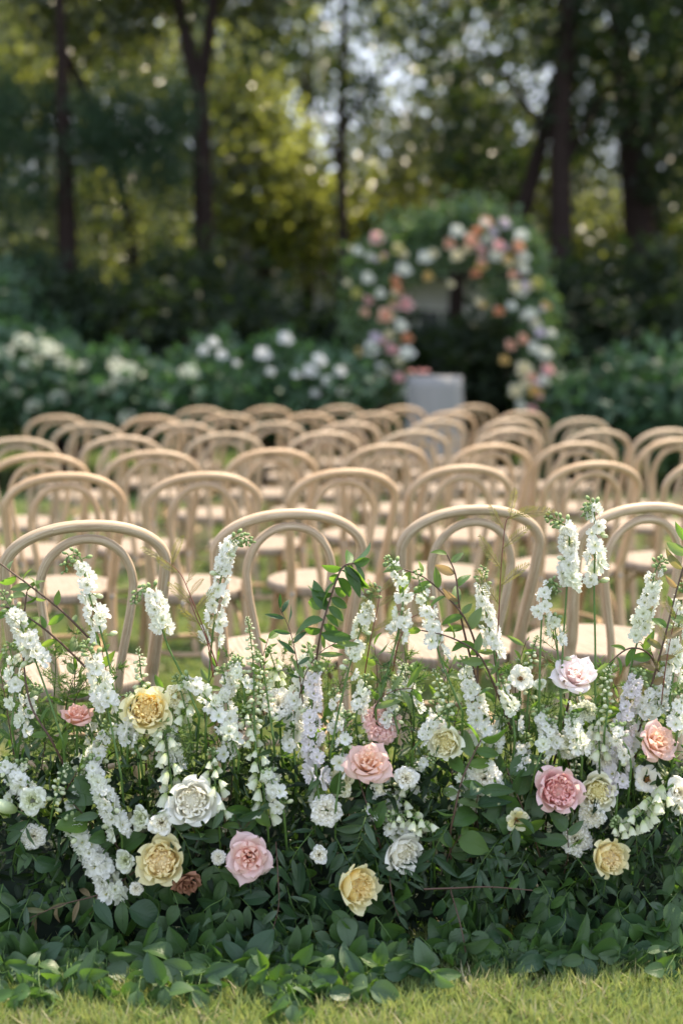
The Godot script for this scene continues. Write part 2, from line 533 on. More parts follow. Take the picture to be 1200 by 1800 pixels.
func make_rose(called: String, label: String, category: String, where: Vector3, axis: Vector3, diam: float, kind: String, cols: Array, seed_: int, spin := 0.0, group := "") -> Node3D:
	rng.seed = 1000 + seed_
	axis = axis.normalized()
	var x := frame(axis, Vector3(0.2, 0.3, 1), where)
	x.basis = x.basis * Basis(Vector3.UP, spin)
	var o := thing(called, label, category, group, x)
	var R := diam / 2
	var ci: Color = cols[0]
	var co: Color = cols[1]
	var ce: Color = cols[2]
	var golden := 2.39996
	var list := []  # [phi, r0, y0, L, W, a0, a1, a2, wrap, ruffle, point, f]
	if kind == "tea":
		var n := 19
		for i in n:
			var f := float(i) / (n - 1)
			var k := pow(f, 0.8)
			list.append([i * golden, R * (0.02 + 0.06 * f), -0.03 * R * f, R * lerpf(0.92, 1.22, k), R * lerpf(0.26, 0.84, k), lerpf(0.30, 1.30, f), lerpf(0.05, 0.55, pow(f, 1.3)), lerpf(-0.40, 1.65, pow(f, 1.6)), lerpf(0.95, 1.4, f), lerpf(0.02, 0.03, f), lerpf(0.0, 0.15, f), f])
	elif kind == "garden":
		for i in 32:  # a full cup of folded inner petals, their rims nearly level
			var f := sqrt((i + 0.6) / 32.0)
			var lobe := sin(i * golden * 2.5) * 0.35
			list.append([i * golden + lobe * 0.6 + rf(-0.25, 0.25), R * 0.54 * f, 0.0, R * lerpf(0.78, 0.88, f) * rf(0.95, 1.05), R * rf(0.28, 0.46) * lerpf(0.7, 1.05, f), 0.2 * f, 0.0, rf(-0.6, -0.1), rf(0.75, 1.15), 0.045, 0.0, 0.5 * f])
		for i in 12:
			var f := float(i) / 11
			list.append([i * golden + 0.4, R * 0.14, -0.02 * R, R * lerpf(1.20, 1.36, f), R * lerpf(0.66, 0.92, f), lerpf(1.35, 1.55, f), lerpf(0.32, 0.62, f), lerpf(-0.75, 0.60, pow(f, 1.7)), 1.1, 0.022, 0.0, 0.45 + 0.55 * f])
	elif kind == "ruffle":
		for i in 34:
			var f := sqrt((i + 0.5) / 34.0)
			list.append([i * golden, R * 0.12 * f, 0.0, R * lerpf(0.75, 1.05, f), R * lerpf(0.3, 0.46, f), 0.9 * f, 0.75 * f, 1.25 * f + rf(-0.2, 0.3), 1.3, 0.13, 0.0, f])
	elif kind == "cup":  # lisianthus, tight cup with flaring rim
		for i in 16:
			var f := float(i) / 15
			list.append([i * golden, R * 0.05, 0.0, R * lerpf(0.85, 1.32, f), R * lerpf(0.24, 0.72, f), lerpf(0.2, 0.9, f), lerpf(0.05, 0.30, f), lerpf(0.0, 1.35, f * f), 1.15, 0.06, 0.02, f])
	else:  # "open": a flat bloom round a dark eye
		for i in 11:
			var f := float(i) / 10
			list.append([i * golden, R * 0.12, 0.0, R * lerpf(0.75, 1.0, f), R * lerpf(0.42, 0.56, f), 0.95, lerpf(0.85, 1.15, f), lerpf(1.15, 1.6, f), 2.2, 0.07, 0.02, f])
	var reach := 0.001
	for q in list:
		var f: float = q[11]
		var a := ci.lerp(co, clampf(f * 1.15, 0, 1))
		var ea := ci.lerp(ce, clampf(f * 1.25, 0, 1))
		var inn := ci.lerp(co, clampf(f * 0.6, 0, 1))
		var small: bool = q[4] < R * 0.4
		var mesh := petal_mesh(q[1], q[3], q[4], q[5], q[6], q[7], q[8], q[9], q[10], inn, a, ea, 7 if small else 11, 8 if small else 12)
		var box := mesh.get_aabb()
		reach = maxf(reach, maxf(box.end.z, Vector2(box.end.x, box.end.z * 0.6).length()))
		part(o, "petal", mesh, M.petal, Transform3D(Basis(Vector3.UP, q[0]), Vector3(0, q[2], 0)))
	o.transform.basis = o.transform.basis.scaled(Vector3.ONE * (R / reach))
	if kind == "garden":
		var hb := MB.new()
		hb.egg(Transform3D(Basis.from_scale(Vector3(R * 0.58, R * 0.30, R * 0.58)), Vector3(0, R * 0.47, 0)), 14, 8, ci, ci)
		part(o, "heart", hb.mesh(), M.petal)
	if kind == "open":
		var mb := MB.new()
		mb.egg(Transform3D(Basis.from_scale(Vector3.ONE * R * 0.15), Vector3(0, R * 0.12, 0)), 8, 6, Color(0.25, 0.12, 0.04), Color(0.14, 0.06, 0.02))
		for k in 26:
			var g := rf(0, TAU)
			var rr := R * rf(0.1, 0.26)
			mb.egg(Transform3D(Basis.from_scale(Vector3.ONE * R * 0.035), Vector3(cos(g) * rr, R * rf(0.16, 0.24), sin(g) * rr)), 4, 3, Color(0.5, 0.3, 0.05), Color(0.4, 0.2, 0.04))
		part(o, "eye", mb.mesh(), M.bud)
	var mbx := MB.new()
	mbx.egg(Transform3D(Basis.from_scale(Vector3(R * 0.17, R * 0.2, R * 0.17)), Vector3(0, -R * 0.08, 0)), 8, 6)
	part(o, "calyx", mbx.mesh(), M.green_stem)
	for k in 5:
		var g := TAU * k / 5
		part(o, "sepal", M.leaf_narrow[k % 3], M.branch_leaf[1], frame(Vector3(cos(g), -0.35, sin(g)), Vector3(0, 1, 0), Vector3(cos(g), -0.5, sin(g)) * R * 0.14, R * 0.62))
	stem_to_bank(o, where - axis * R * 0.15, axis, 0.0026, M.green_stem if seed_ % 3 else M.brown_stem)
	return o

# small double floret of a delphinium, facing +y, one unit across
func floret_mesh(seed_: int, tint: Color, double := true) -> ArrayMesh:
	rng.seed = 50 + seed_
	var mb := MB.new()
	for ring in (2 if double else 1):
		for k in 5:
			var g := TAU * (k + ring * 0.5) / 5 + rf(-0.15, 0.15)
			var L := (0.52 if ring == 0 else 0.36) * rf(0.88, 1.1)
			var W := (0.27 if ring == 0 else 0.19) * rf(0.9, 1.1)
			var lift := (rf(0.05, 0.4) if ring == 0 else rf(0.5, 0.9))
			var ph := rf(0, TAU)
			var b := Basis(Vector3.UP, g)
			var fn := func(s: float, t: float) -> Vector3:
				var w := W * pow(t, 0.5) * sqrt(maxf(0, 1.0 - pow(t, 6.0) * 0.85))
				var edge := sin(s * 5.0 + ph) * 0.06 * t * t
				return b * Vector3(s * w, L * t * lift + edge + s * s * 0.10 * t - 0.08, L * t * sqrt(1 - lift * lift * 0.7) * (1.0 + 0.06 * sin(s * 9.0 + ph)))
			var cf := func(_s: float, t: float) -> Color:
				return Color(0.62, 0.68, 0.36).lerp(tint, smoothstep(0.0, 0.4, t))
			mb.sheet(fn, 4, 4, cf)
	mb.egg(Transform3D(Basis.from_scale(Vector3(0.05, 0.07, 0.05)), Vector3(0, 0.03, 0)), 5, 4, Color(0.55, 0.58, 0.25), Color(0.62, 0.55, 0.25))
	return mb.mesh()

func bell_mesh(seed_: int, tint: Color) -> ArrayMesh:  # nodding half-open bell, mouth towards +y
	rng.seed = 90 + seed_
	var mb := MB.new()
	for k in 5:
		var b := Basis(Vector3.UP, TAU * k / 5 + rf(-0.1, 0.1))
		var ph := rf(0, TAU)
		var fl := rf(0.02, 0.18)
		var fn := func(s: float, t: float) -> Vector3:
			var rad := 0.33 * pow(sin(minf(t * 1.5 + 0.03, 1.6)), 0.5) + fl * 0.7 * pow(t, 5.0)
			var a := s * 0.74
			return b * Vector3(sin(a) * rad, t * 0.85 + 0.05 * sin(s * 6 + ph) * t * t - s * s * 0.10 * t, cos(a) * rad)
		var cf := func(_s: float, t: float) -> Color:
			return Color(0.50, 0.60, 0.25).lerp(tint, smoothstep(0.05, 0.5, t))
		mb.sheet(fn, 4, 5, cf)
	return mb.mesh()

func bud_mesh(c0: Color, c1: Color) -> ArrayMesh:
	var mb := MB.new()
	mb.egg(Transform3D(Basis.from_scale(Vector3(0.30, 0.5, 0.30)), Vector3(0, 0.45, 0)), 7, 6, c0, c1)
	mb.tube(PackedVector3Array([Vector3(0, 0.05, 0), Vector3(0.03, -0.22, 0.02), Vector3(0.10, -0.45, 0.04)]), taper(3, 0.10, 0.04), 4, c0)
	return mb.mesh()

# A flower spike. pts run from the base up to the tip; blooms sit between t0 and t1, buds from t1 to the tip.
func spike(called: String, label: String, category: String, pts: PackedVector3Array, n: int, size: float, t0: float, t1: float, buds: int, seed_: int, kind := "floret", reach := 0.55, group := "white delphinium spikes in the flower bank") -> Node3D:
	rng.seed = 3000 + seed_
	var base := pts[0]
	var o := thing(called, label, category, group, Transform3D(Basis.IDENTITY, base))
	var mb := MB.new()
	var loc := PackedVector3Array()
	for p in pts:
		loc.append(p - base)
	mb.tube(loc, taper(loc.size(), 0.0027, 0.0011), 5)
	var todo := []
	for i in n:
		var f := (i + rf(-0.4, 1.4)) / n
		if rf(0, 1) < 0.08:
			continue
		var t := lerpf(t0, t1, f)
		var q := along(loc, t)
		var g := i * 2.39996 + rf(-0.5, 0.5)
		var tan_: Vector3 = q[1]
		var u := tan_.cross(Vector3(0, 0, 1)).normalized()
		var w := u.cross(tan_)
		var out_ := u * cos(g) + w * sin(g)
		var s := size * lerpf(1.1, 0.66, clampf(f, 0, 1)) * rf(0.78, 1.15)
		var pos: Vector3 = q[0] + out_ * size * reach * lerpf(1.05, 0.7, f) + Vector3(0, -size * 0.05, 0)
		var dir := out_ * 0.9 + Vector3(0, rf(-0.35, 0.35), 0) + Vector3(0, 0, 0.25) + rv(0.2)
		if kind == "bell":
			dir = out_ * 0.45 + Vector3(0, -1, 0) + rv(0.25)
			pos = q[0] + out_ * size * reach * 1.3
		todo.append([q[0], pos, dir, s])
		mb.tube(PackedVector3Array([q[0], (q[0] + pos) / 2 + Vector3(0, size * 0.12, 0), pos]), PackedFloat32Array([0.0009]), 4, Color.WHITE, 1, false)
	var bl := []
	for i in buds:
		var f := (i + rf(0.2, 0.8)) / buds
		var t := lerpf(t1, 1.0, f)
		var q := along(loc, t)
		var g := i * 2.39996
		var tan_: Vector3 = q[1]
		var u := tan_.cross(Vector3(0, 0, 1)).normalized()
		var w := u.cross(tan_)
		var out_ := u * cos(g) + w * sin(g)
		var pos: Vector3 = q[0] + out_ * size * lerpf(0.30, 0.10, f)
		mb.tube(PackedVector3Array([q[0], pos]), PackedFloat32Array([0.0008]), 4, Color.WHITE, 1, false)
		bl.append([pos, out_ * 0.6 + Vector3(0, rf(-0.6, 0.3), 0) + tan_ * 0.4, size * lerpf(0.40, 0.22, f)])
	part(o, "stem", mb.mesh(), M.green_stem)
	for q in todo:
		var x := frame(q[2], rv(), q[1], q[3])
		if kind == "bell":
			part(o, "bell", M.bells[rng.randi() % 3], M.petal, x)
		elif kind == "cream":
			part(o, "bud", M.cream_bud, M.bud, x)
		else:
			if rng.randf() < 0.14:
				part(o, "bud", M.cream_bud, M.bud, frame(q[2], rv(), q[1], q[3] * 0.5))
				continue
			part(o, "floret", (M.lilac_florets if kind == "lilac" else M.florets)[rng.randi() % 4], M.petal, x)
	for q in bl:
		part(o, "bud", M.green_bud if kind != "cream" else M.cream_bud, M.bud, frame(q[1], rv(), q[0], q[2]))
	return o

# ------------------------------------------------------------------ leaves
# a leaf one unit long, base at the origin, along +y, its upper face towards +z
func leaf_mesh(ratio: float, fold: float, curl: float, twist: float, shape := 0.8, wave := 0.02, nu := 4, nv := 7) -> ArrayMesh:
	var mb := MB.new()
	var ph := rf(0, TAU)
	var fn := func(s: float, t: float) -> Vector3:
		var w := ratio * 0.5 * pow(maxf(0.0, sin(PI * pow(t, shape))), 0.85)
		var a := curl * t
		var y := (sin(a) / curl) if absf(curl) > 0.01 else t
		var z := -(1 - cos(a)) / curl if absf(curl) > 0.01 else 0.0
		var tw := twist * t * s * w
		return Vector3(s * w * cos(fold), y, z + absf(s) * w * sin(fold) + wave * sin(t * 9.0 + ph) * absf(s) + tw)
	mb.sheet(fn, nu, nv)
	return mb.mesh()

func leafy(called: String, label: String, category: String, pts: PackedVector3Array, length: float, gap: float, meshes: Array, mats: Array, stem_mat: Material, face: Vector3, droop: float, seed_: int, group := "", from := 0.12, thick := 0.0018, pair := false) -> Node3D:
	rng.seed = 7000 + seed_
	var base := pts[0]
	var o := thing(called, label, category, group, Transform3D(Basis.IDENTITY, base))
	var loc := PackedVector3Array()
	for p in pts:
		loc.append(p - base)
	part(o, "stem", wire(loc, thick, thick * 0.55), stem_mat)
	var total := span(loc)
	var n := maxi(2, int(total * (1 - from) / gap))
	var side := 1.0
	for i in n + 1:
		var t := lerpf(from, 1.0, float(i) / n)
		var q := along(loc, t)
		var tan_: Vector3 = q[1]
		for twice in (2 if pair else 1):
			side = -side
			var sv := face.cross(tan_).normalized() * side
			var dir := tan_ * rf(0.35, 0.9) + sv * (rf(0.6, 1.1) if i < n else rf(0, 0.3)) + Vector3(0, -droop * rf(0.5, 1.3), 0) + rv(0.34)
			var nor := face + rv(0.85)
			var m: Material = mats[rng.randi() % mats.size()]
			part(o, "leaf", meshes[rng.randi() % meshes.size()], m, frame(dir, nor, q[0], length * rf(0.62, 1.2)))
	return o

func px(list: Array, dd := 0.0) -> PackedVector3Array:
	var a := []
	for q in list:
		var d: float = bank_depth(q[1]) + dd + (q[2] if q.size() > 2 else 0.0)
		a.append(at(q[0], q[1], d))
	return smooth(a, 6)

func leaf_library() -> void:
	rng.seed = 21
	M.leaf_oval = []
	M.leaf_narrow = []
	M.leaf_mid = []
	for i in 5:
		M.leaf_oval.append(leaf_mesh(rf(0.58, 0.74), rf(0.12, 0.5), rf(0.2, 1.3), rf(-1.1, 1.1), 0.74))
		M.leaf_narrow.append(leaf_mesh(rf(0.22, 0.30), rf(0.1, 0.5), rf(-0.2, 1.1), rf(-0.8, 0.8), 0.85))
		M.leaf_mid.append(leaf_mesh(rf(0.36, 0.46), rf(0.2, 0.5), rf(0.2, 1.2), rf(-0.6, 0.6), 0.8, 0.015))
	M.florets = []
	M.lilac_florets = []
	for i in 4:
		M.florets.append(floret_mesh(i, Color(0.90, 0.90, 0.86) if i != 2 else Color(0.86, 0.88, 0.78), i != 1))
		M.lilac_florets.append(floret_mesh(i + 9, Color(0.84, 0.80, 0.83)))
	M.bells = []
	for i in 3:
		M.bells.append(bell_mesh(i, Color(0.80, 0.82, 0.66)))
	M.green_bud = bud_mesh(Color(0.20, 0.30, 0.10), Color(0.42, 0.50, 0.26))
	M.cream_bud = bud_mesh(Color(0.42, 0.50, 0.22), Color(0.78, 0.78, 0.60))

# ------------------------------------------------------------------ the flower bank
func bank_base() -> void:
	# tray of soaked foam behind the leaves, then a tangle of small inner leaves
	var mb := MB.new()
	var fn := func(s: float, t: float) -> Vector3:
		var g := PI * t
		var bump := 0.85 + 0.15 * sin(s * 17.0) * sin(t * 9.0)
		return Vector3(s * 0.98, 0.27 * sin(g) * bump + 0.0, -2.86 + s * -0.10 - 0.15 * cos(g) * -1.0)
	mb.sheet(fn, 40, 10)
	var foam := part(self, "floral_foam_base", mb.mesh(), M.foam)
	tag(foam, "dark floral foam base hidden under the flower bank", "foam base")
	rng.seed = 77
	for k in 2:
		var where := []
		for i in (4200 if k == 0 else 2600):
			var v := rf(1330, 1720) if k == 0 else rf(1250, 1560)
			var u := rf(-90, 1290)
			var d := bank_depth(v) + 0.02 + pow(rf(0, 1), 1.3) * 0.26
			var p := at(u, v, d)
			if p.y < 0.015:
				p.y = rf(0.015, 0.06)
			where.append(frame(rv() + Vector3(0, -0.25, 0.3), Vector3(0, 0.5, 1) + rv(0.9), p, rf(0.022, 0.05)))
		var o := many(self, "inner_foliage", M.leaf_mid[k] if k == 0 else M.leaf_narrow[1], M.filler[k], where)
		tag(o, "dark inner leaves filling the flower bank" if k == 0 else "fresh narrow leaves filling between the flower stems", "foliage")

func vines() -> void:
	# trailing vines of big glossy oval leaves over the foot of the bank
	rng.seed = 31
	var spots := []
	for row in [[1545, 15], [1590, 16], [1635, 17], [1680, 17]]:
		for i in row[1]:
			spots.append([-40.0 + 1290.0 * (i + rf(0.0, 1.0)) / row[1], row[0] + rf(-25, 25)])
	for i in spots.size():
		if spots[i][0] < 760.0 and spots[i][1] > 1575.0:
			spots[i][1] = 1575.0 + (spots[i][1] - 1575.0) * lerpf(1.5, 1.0, smoothstep(600.0, 760.0, spots[i][0]))
	for i in 26:
		spots.append([-40.0 + 800.0 * (i + rf(0, 1)) / 26.0, rf(1690, 1790)])
	for i in 12:
		spots.append([700.0 + 560.0 * (i + rf(0, 1)) / 12.0, rf(1655, 1695)])
	var idx := 0
	for s in spots:
		rng.seed = 400 + idx
		var u: float = s[0]
		var v: float = s[1]
		# the right end of the bank stops higher up on the lawn
		var low := 1840.0 - 115.0 * smoothstep(480, 860, u) + 22.0 * sin(u * 0.021)
		var list := []
		var dx := rf(-1.0, 1.0)
		for k in 5:
			var vv := minf(v - 40 + k * rf(24, 34), low + rf(-30, 5))
			var uu := u + dx * k * 26 + rf(-14, 14)
			list.append([uu, vv, rf(-0.03, 0.04) + (0.03 if vv < 1570 else 0.0)])
		var pts := px(list)
		for i in pts.size():
			pts[i].y = maxf(pts[i].y, rf(0.05, 0.075))
		leafy("trailing_vine", "glossy oval leaved vine trailing at the foot of the bank", "vine", pts, rf(0.056, 0.080) * (1.0 if v < 1690 else 0.84), 0.021, M.leaf_oval + M.leaf_mid.slice(0, 3), M.smilax, M.green_stem, Vector3(0.05, 0.5, 1).normalized(), 0.75 if v < 1690 else 0.7, idx, "trailing leafy vines along the foot of the bank", 0.0, 0.0012)
		idx += 1
	# ruscus sprays, narrow dark leaves in the lower middle
	rng.seed = 61
	var rus := []
	for i in 20:
		rus.append([rf(-20, 1230), rf(1410, 1500)])
	for q in [[880, 1470], [850, 1500], [930, 1500], [500, 1545], [470, 1580], [800, 1430], [1120, 1560], [1180, 1590], [60, 1560]]:
		rus.append(q)
	for i in rus.size():
		rng.seed = 900 + i
		var u: float = rus[i][0]
		var v: float = rus[i][1]
		var dx := rf(-1.2, 1.2)
		var pts := px([[u, v, 0.06], [u + dx * 22, v + 28, 0.0], [u + dx * 46, v + 60, 0.0], [u + dx * 58, v + 96, 0.02]])
		leafy("ruscus_spray", "narrow leaved green spray hanging low in the bank", "foliage spray", pts, rf(0.046, 0.066), 0.017, M.leaf_narrow + M.leaf_mid.slice(0, 2), M.ruscus, M.green_stem, Vector3(0, 0.4, 1).normalized(), 0.35, 300 + i, "narrow leaved sprays low in the bank", 0.0, 0.0012)

func branches() -> void:
	var br := func(label: String, list: Array, L: float, gap: float, seed_: int, droop := 0.15, mats = M.branch_leaf, meshes = M.leaf_mid, thick := 0.0028, from := 0.15) -> void:
		leafy("leafy_branch", label, "branch", px(list), L * 1.22, gap, meshes, mats, M.brown_stem, Vector3(0.1, 0.35, 1).normalized(), droop, 500 + seed_, "leafy branches rising from the flower bank", from, thick)
	br.call("dark upright branch with small leaves crossing the leftmost front chair", [[125, 1370, 0.06], [90, 1300], [55, 1240], [42, 1160], [44, 1075], [48, 1040]], 0.036, 0.030, 1, 0.05)
	br.call("slanting dark twig reaching in from the left edge with pale edged leaves", [[160, 1125, 0.04], [110, 1075, 0.02], [60, 1035], [20, 1005], [-20, 975]], 0.038, 0.022, 2, 0.1)
	br.call("lower slanting dark twig at left under the edged leaves", [[150, 1172, 0.05], [105, 1128, 0.03], [60, 1092], [20, 1070], [-20, 1060]], 0.034, 0.030, 3, 0.1)
	br.call("tall branch of hanging dark green leaves before the second front chair", [[545, 1330, 0.05], [552, 1200, 0.03], [562, 1120], [578, 1060], [600, 1000], [622, 990]], 0.056, 0.0115, 4, 0.95, M.smilax.slice(2, 4) + M.branch_leaf.slice(1, 2), M.leaf_mid, 0.003, 0.42)
	br.call("thin arching branch with paired green leaves before the third front chair", [[835, 1250, 0.05], [838, 1150, 0.02], [815, 1085], [780, 1045], [745, 1015], [708, 1000]], 0.046, 0.030, 5, 0.1)
	br.call("twig with drying leaves standing left of the red fern sprig", [[840, 1210, 0.05], [815, 1110, 0.02], [806, 1060], [800, 1010], [785, 975]], 0.036, 0.034, 6, 0.1, M.bronze_leaf + M.branch_leaf)
	br.call("branch with crossed twigs and broad leaves left of the lavender rose", [[900, 1290, 0.06], [870, 1210, 0.02], [840, 1150], [790, 1120], [740, 1108]], 0.040, 0.030, 7, 0.2)
	br.call("tall dark branch with olive leaves at the right edge", [[1110, 1330, 0.06], [1140, 1220, 0.03], [1165, 1130], [1185, 1050], [1205, 980], [1215, 940]], 0.040, 0.022, 8, 0.1, M.branch_leaf + M.bronze_leaf)
	br.call("short leafy twig curving left beside the tall right branch", [[1165, 1200, 0.05], [1140, 1150, 0.02], [1105, 1140], [1070, 1165]], 0.038, 0.026, 9, 0.1)
	br.call("grey green willow like sprig beside the second front chair", [[535, 1260, 0.05], [525, 1180], [510, 1110], [492, 1070]], 0.036, 0.020, 10, 0.0, M.ruscus, M.leaf_narrow, 0.0015, 0.2)
	br.call("sprig of narrow leaves leaning right above the white ranunculus", [[520, 1260, 0.05], [535, 1190], [560, 1150], [590, 1130]], 0.040, 0.022, 11, 0.1, M.branch_leaf, M.leaf_narrow, 0.0015, 0.2)
	br.call("curled pale green leaves above the dusty pink ruffled flower", [[655, 1300, 0.06], [660, 1240], [690, 1215], [725, 1210]], 0.044, 0.020, 12, 0.2, M.branch_leaf, M.leaf_narrow, 0.0018, 0.3)
	br.call("red stemmed branch of broad veined leaves in the lower middle", [[800, 1560, 0.08], [790, 1480, 0.02], [800, 1420], [812, 1370], [830, 1330], [845, 1300]], 0.058, 0.024, 13, 0.45)
	br.call("branch of big flat dark leaves beside the pink rose at right", [[960, 1540, 0.08], [930, 1450, 0.03], [905, 1390, 0.02], [890, 1350, 0.02]], 0.070, 0.034, 14, 0.35, M.smilax, M.leaf_oval, 0.0022, 0.1)
	br.call("branch of dark broad leaves under the peach pink rose", [[680, 1530, 0.08], [660, 1460, 0.02], [640, 1400, 0.03], [630, 1370, 0.03]], 0.058, 0.028, 15, 0.45, M.smilax, M.leaf_oval, 0.0022, 0.1)
	br.call("bronze sprig with pale folded leaves at lower left", [[240, 1530, 0.04], [180, 1570], [110, 1590], [50, 1615]], 0.042, 0.022, 16, 0.4, M.bronze_leaf, M.leaf_narrow, 0.0018, 0.05)
	br.call("hanging spray of pale backed leaves right of the pink rose at lower left", [[485, 1480, 0.02], [488, 1530, -0.03], [490, 1590, -0.04], [478, 1640, -0.03]], 0.045, 0.017, 17, 0.6, M.ruscus, M.leaf_narrow, 0.0014, 0.0)
	br.call("hanging leafy stem dropping to the lawn in the middle", [[790, 1560, 0.02], [812, 1640, -0.03], [818, 1700, -0.02], [800, 1740, 0.0]], 0.044, 0.022, 18, 0.6, M.smilax, M.leaf_mid, 0.0016, 0.0)
	br.call("pale variegated twig hanging beside the white ranunculus", [[690, 1480, 0.03], [684, 1530], [690, 1580, -0.02], [700, 1610, -0.02]], 0.038, 0.02, 19, 0.4, M.ruscus, M.leaf_narrow, 0.0014, 0.0)
	br.call("bare reddish twig lying across the dark leaves in the middle", [[745, 1563, -0.03], [800, 1561, -0.04], [860, 1559, -0.04], [935, 1565, -0.03]], 0.034, 0.09, 20, 0.1, M.smilax, M.leaf_mid, 0.0022, 0.6)
	for k in 14:  # broad leaves under and between the roses
		rng.seed = 640 + k
		var u := rf(30, 1170)
		var v := rf(1400, 1520)
		br.call("short stem of broad green leaves tucked between the roses", [[u, v + 60, 0.10], [u + rf(-15, 15), v, 0.03], [u + rf(-40, 40), v - 45, 0.0]], rf(0.045, 0.06), 0.022, 40 + k, 0.4, M.smilax + M.branch_leaf.slice(0, 1), M.leaf_oval + M.leaf_mid, 0.0016, 0.1)
	for k in 26:  # small leaf stems higher in the bank
		rng.seed = 680 + k
		var u := 20.0 + 46.0 * k + rf(-30, 30)
		var v := rf(1190, 1320)
		br.call("slender stem of small fresh leaves between the white flowers", [[u, v + 90, 0.10], [u + rf(-15, 15), v, 0.08], [u + rf(-30, 30), v - 70, 0.06]], rf(0.030, 0.042), 0.018, 70 + k, 0.15, M.branch_leaf, M.leaf_mid + M.leaf_narrow, 0.0014, 0.1)

func fern_mesh(seed_: int, n: int, spread: float, thread: float, needle: float) -> ArrayMesh:
	# one unit tall feathery sprig: a main axis with side axes full of thread leaves
	rng.seed = 5100 + seed_
	var mb := MB.new()
	mb.tube(PackedVector3Array([Vector3.ZERO, Vector3(0.02, 0.5, 0.01), Vector3(0.06, 1.0, 0.0)]), taper(3, 0.012, 0.004), 4)
	for i in n:
		var t := rf(0.12, 1.0)
		var g := rf(0, TAU)
		var d := Vector3(cos(g), rf(0.3, 1.0), sin(g)).normalized()
		var L := spread * (1.15 - t * 0.75) * rf(0.7, 1.1)
		var b := Vector3(0.05 * t * t, t, 0)
		var e := b + d * L
		mb.tube(PackedVector3Array([b, e]), taper(2, 0.005, 0.003), 3, Color.WHITE, 1, false)
		for k in int(14 * thread):
			var q := b.lerp(e, rf(0.15, 1.0))
			var f := (d * 0.7 + rv(0.9)).normalized() * needle * rf(0.6, 1.2)
			var w := f.cross(rv()).normalized() * 0.006
			var a := mb.add(q + w)
			var c := mb.add(q - w)
			var h := mb.add(q + f)
			mb.tri(a, c, h)
	return mb.mesh()

func grevillea_mesh(seed_: int) -> ArrayMesh:  # one unit: a leaf axis with comb-like leaflets
	rng.seed = 5200 + seed_
	var mb := MB.new()
	var p := PackedVector3Array()
	for i in 9:
		var t := i / 8.0
		p.append(Vector3(0.12 * t * t, t, 0.05 * sin(t * 3)))
	mb.tube(p, taper(9, 0.012, 0.006), 4)
	for i in 15:
		var q := along(p, 0.1 + 0.9 * i / 15.0)
		var L := 0.15 * sin(PI * (0.15 + 0.8 * i / 15.0))
		for s in [-1, 1]:
			var e: Vector3 = q[0] + Vector3(s * L, L * 0.9, rf(-0.04, 0.06))
			var w := Vector3(0.0, 0.016, 0)
			var a := mb.add(q[0] - w)
			var b := mb.add(q[0].lerp(e, 0.6) + Vector3(s * -0.004, -0.022, 0))
			var c := mb.add(e)
			var d := mb.add(q[0].lerp(e, 0.55) + Vector3(0, 0.022, 0))
			mb.tri(a, b, d)
			mb.tri(b, c, d)
	return mb.mesh()

func ferns() -> void:
	var shapes := []
	for i in 4:
		shapes.append(fern_mesh(i, 24, 0.34, 1.6, 0.11))
	rng.seed = 88
	for i in 84:
		var u := -30.0 + 1260.0 * (i + rf(0, 1)) / 84.0
		var v := rf(1225, 1490)
		var tall := rf(0.10, 0.20)
		var p := at(u, v, bank_depth(v) + rf(0.09, 0.22))
		var o := thing("fern_sprig", "feathery green fern sprig between the flower stems", "fern", "feathery fern sprigs in the flower bank", frame(Vector3(rf(-0.35, 0.35), 1, rf(-0.1, 0.45)), rv(), p, tall))
		part(o, "fronds", shapes[i % 4], M.fern[rng.randi() % 3]).set_meta("kind", "stuff")
	var combs := [grevillea_mesh(1), grevillea_mesh(2), grevillea_mesh(3)]
	var twigs := [["tall red stemmed sprig with comb like leaflets before the third front chair", [[870, 1180, 0.04], [876, 1080], [880, 1000], [888, 920], [900, 908]], 8, 0.085],
		["red stemmed sprig with comb like leaflets leaning over the leftmost front chair", [[385, 1180, 0.05], [360, 1110, 0.02], [340, 1060], [318, 1010], [290, 985]], 7, 0.07],
		["short reddish comb leaf sprig before the tall white spike at left", [[375, 1190, 0.03], [365, 1130], [345, 1085], [332, 1050]], 6, 0.07],
		["fine comb leaf sprig between the third and second front chairs", [[640, 1190, 0.04], [650, 1130], [662, 1075], [668, 1040]], 6, 0.055],
		["fine comb leaf sprig beside the right edge branch", [[1160, 1250, 0.04], [1168, 1180], [1178, 1120], [1190, 1070]], 6, 0.06],
		["pale comb leaf sprig standing over the dusty pink flower", [[690, 1180, 0.04], [700, 1130], [720, 1090], [735, 1080]], 5, 0.05]]
	for k in twigs.size():
		rng.seed = 1300 + k
		var pts := px(twigs[k][1])
		var o := thing("red_sprig", twigs[k][0], "sprig", "", Transform3D(Basis.IDENTITY, pts[0]))
		var loc := PackedVector3Array()
		for p in pts:
			loc.append(p - pts[0])
		part(o, "stem", wire(loc, 0.0016, 0.0008), M.red_stem)
		for i in twigs[k][2]:
			var q := along(loc, lerpf(0.3, 1.0, float(i) / (twigs[k][2] - 1)))
			var s := 1.0 if i % 2 else -1.0
			part(o, "comb_leaf", combs[i % 3], M.sprig, frame(q[1] * 0.8 + Vector3(s * 0.8, 0.1, rf(-0.2, 0.3)), Vector3(0, 0.2, 1) + rv(0.5), q[0], twigs[k][3] * rf(0.7, 1.1)))

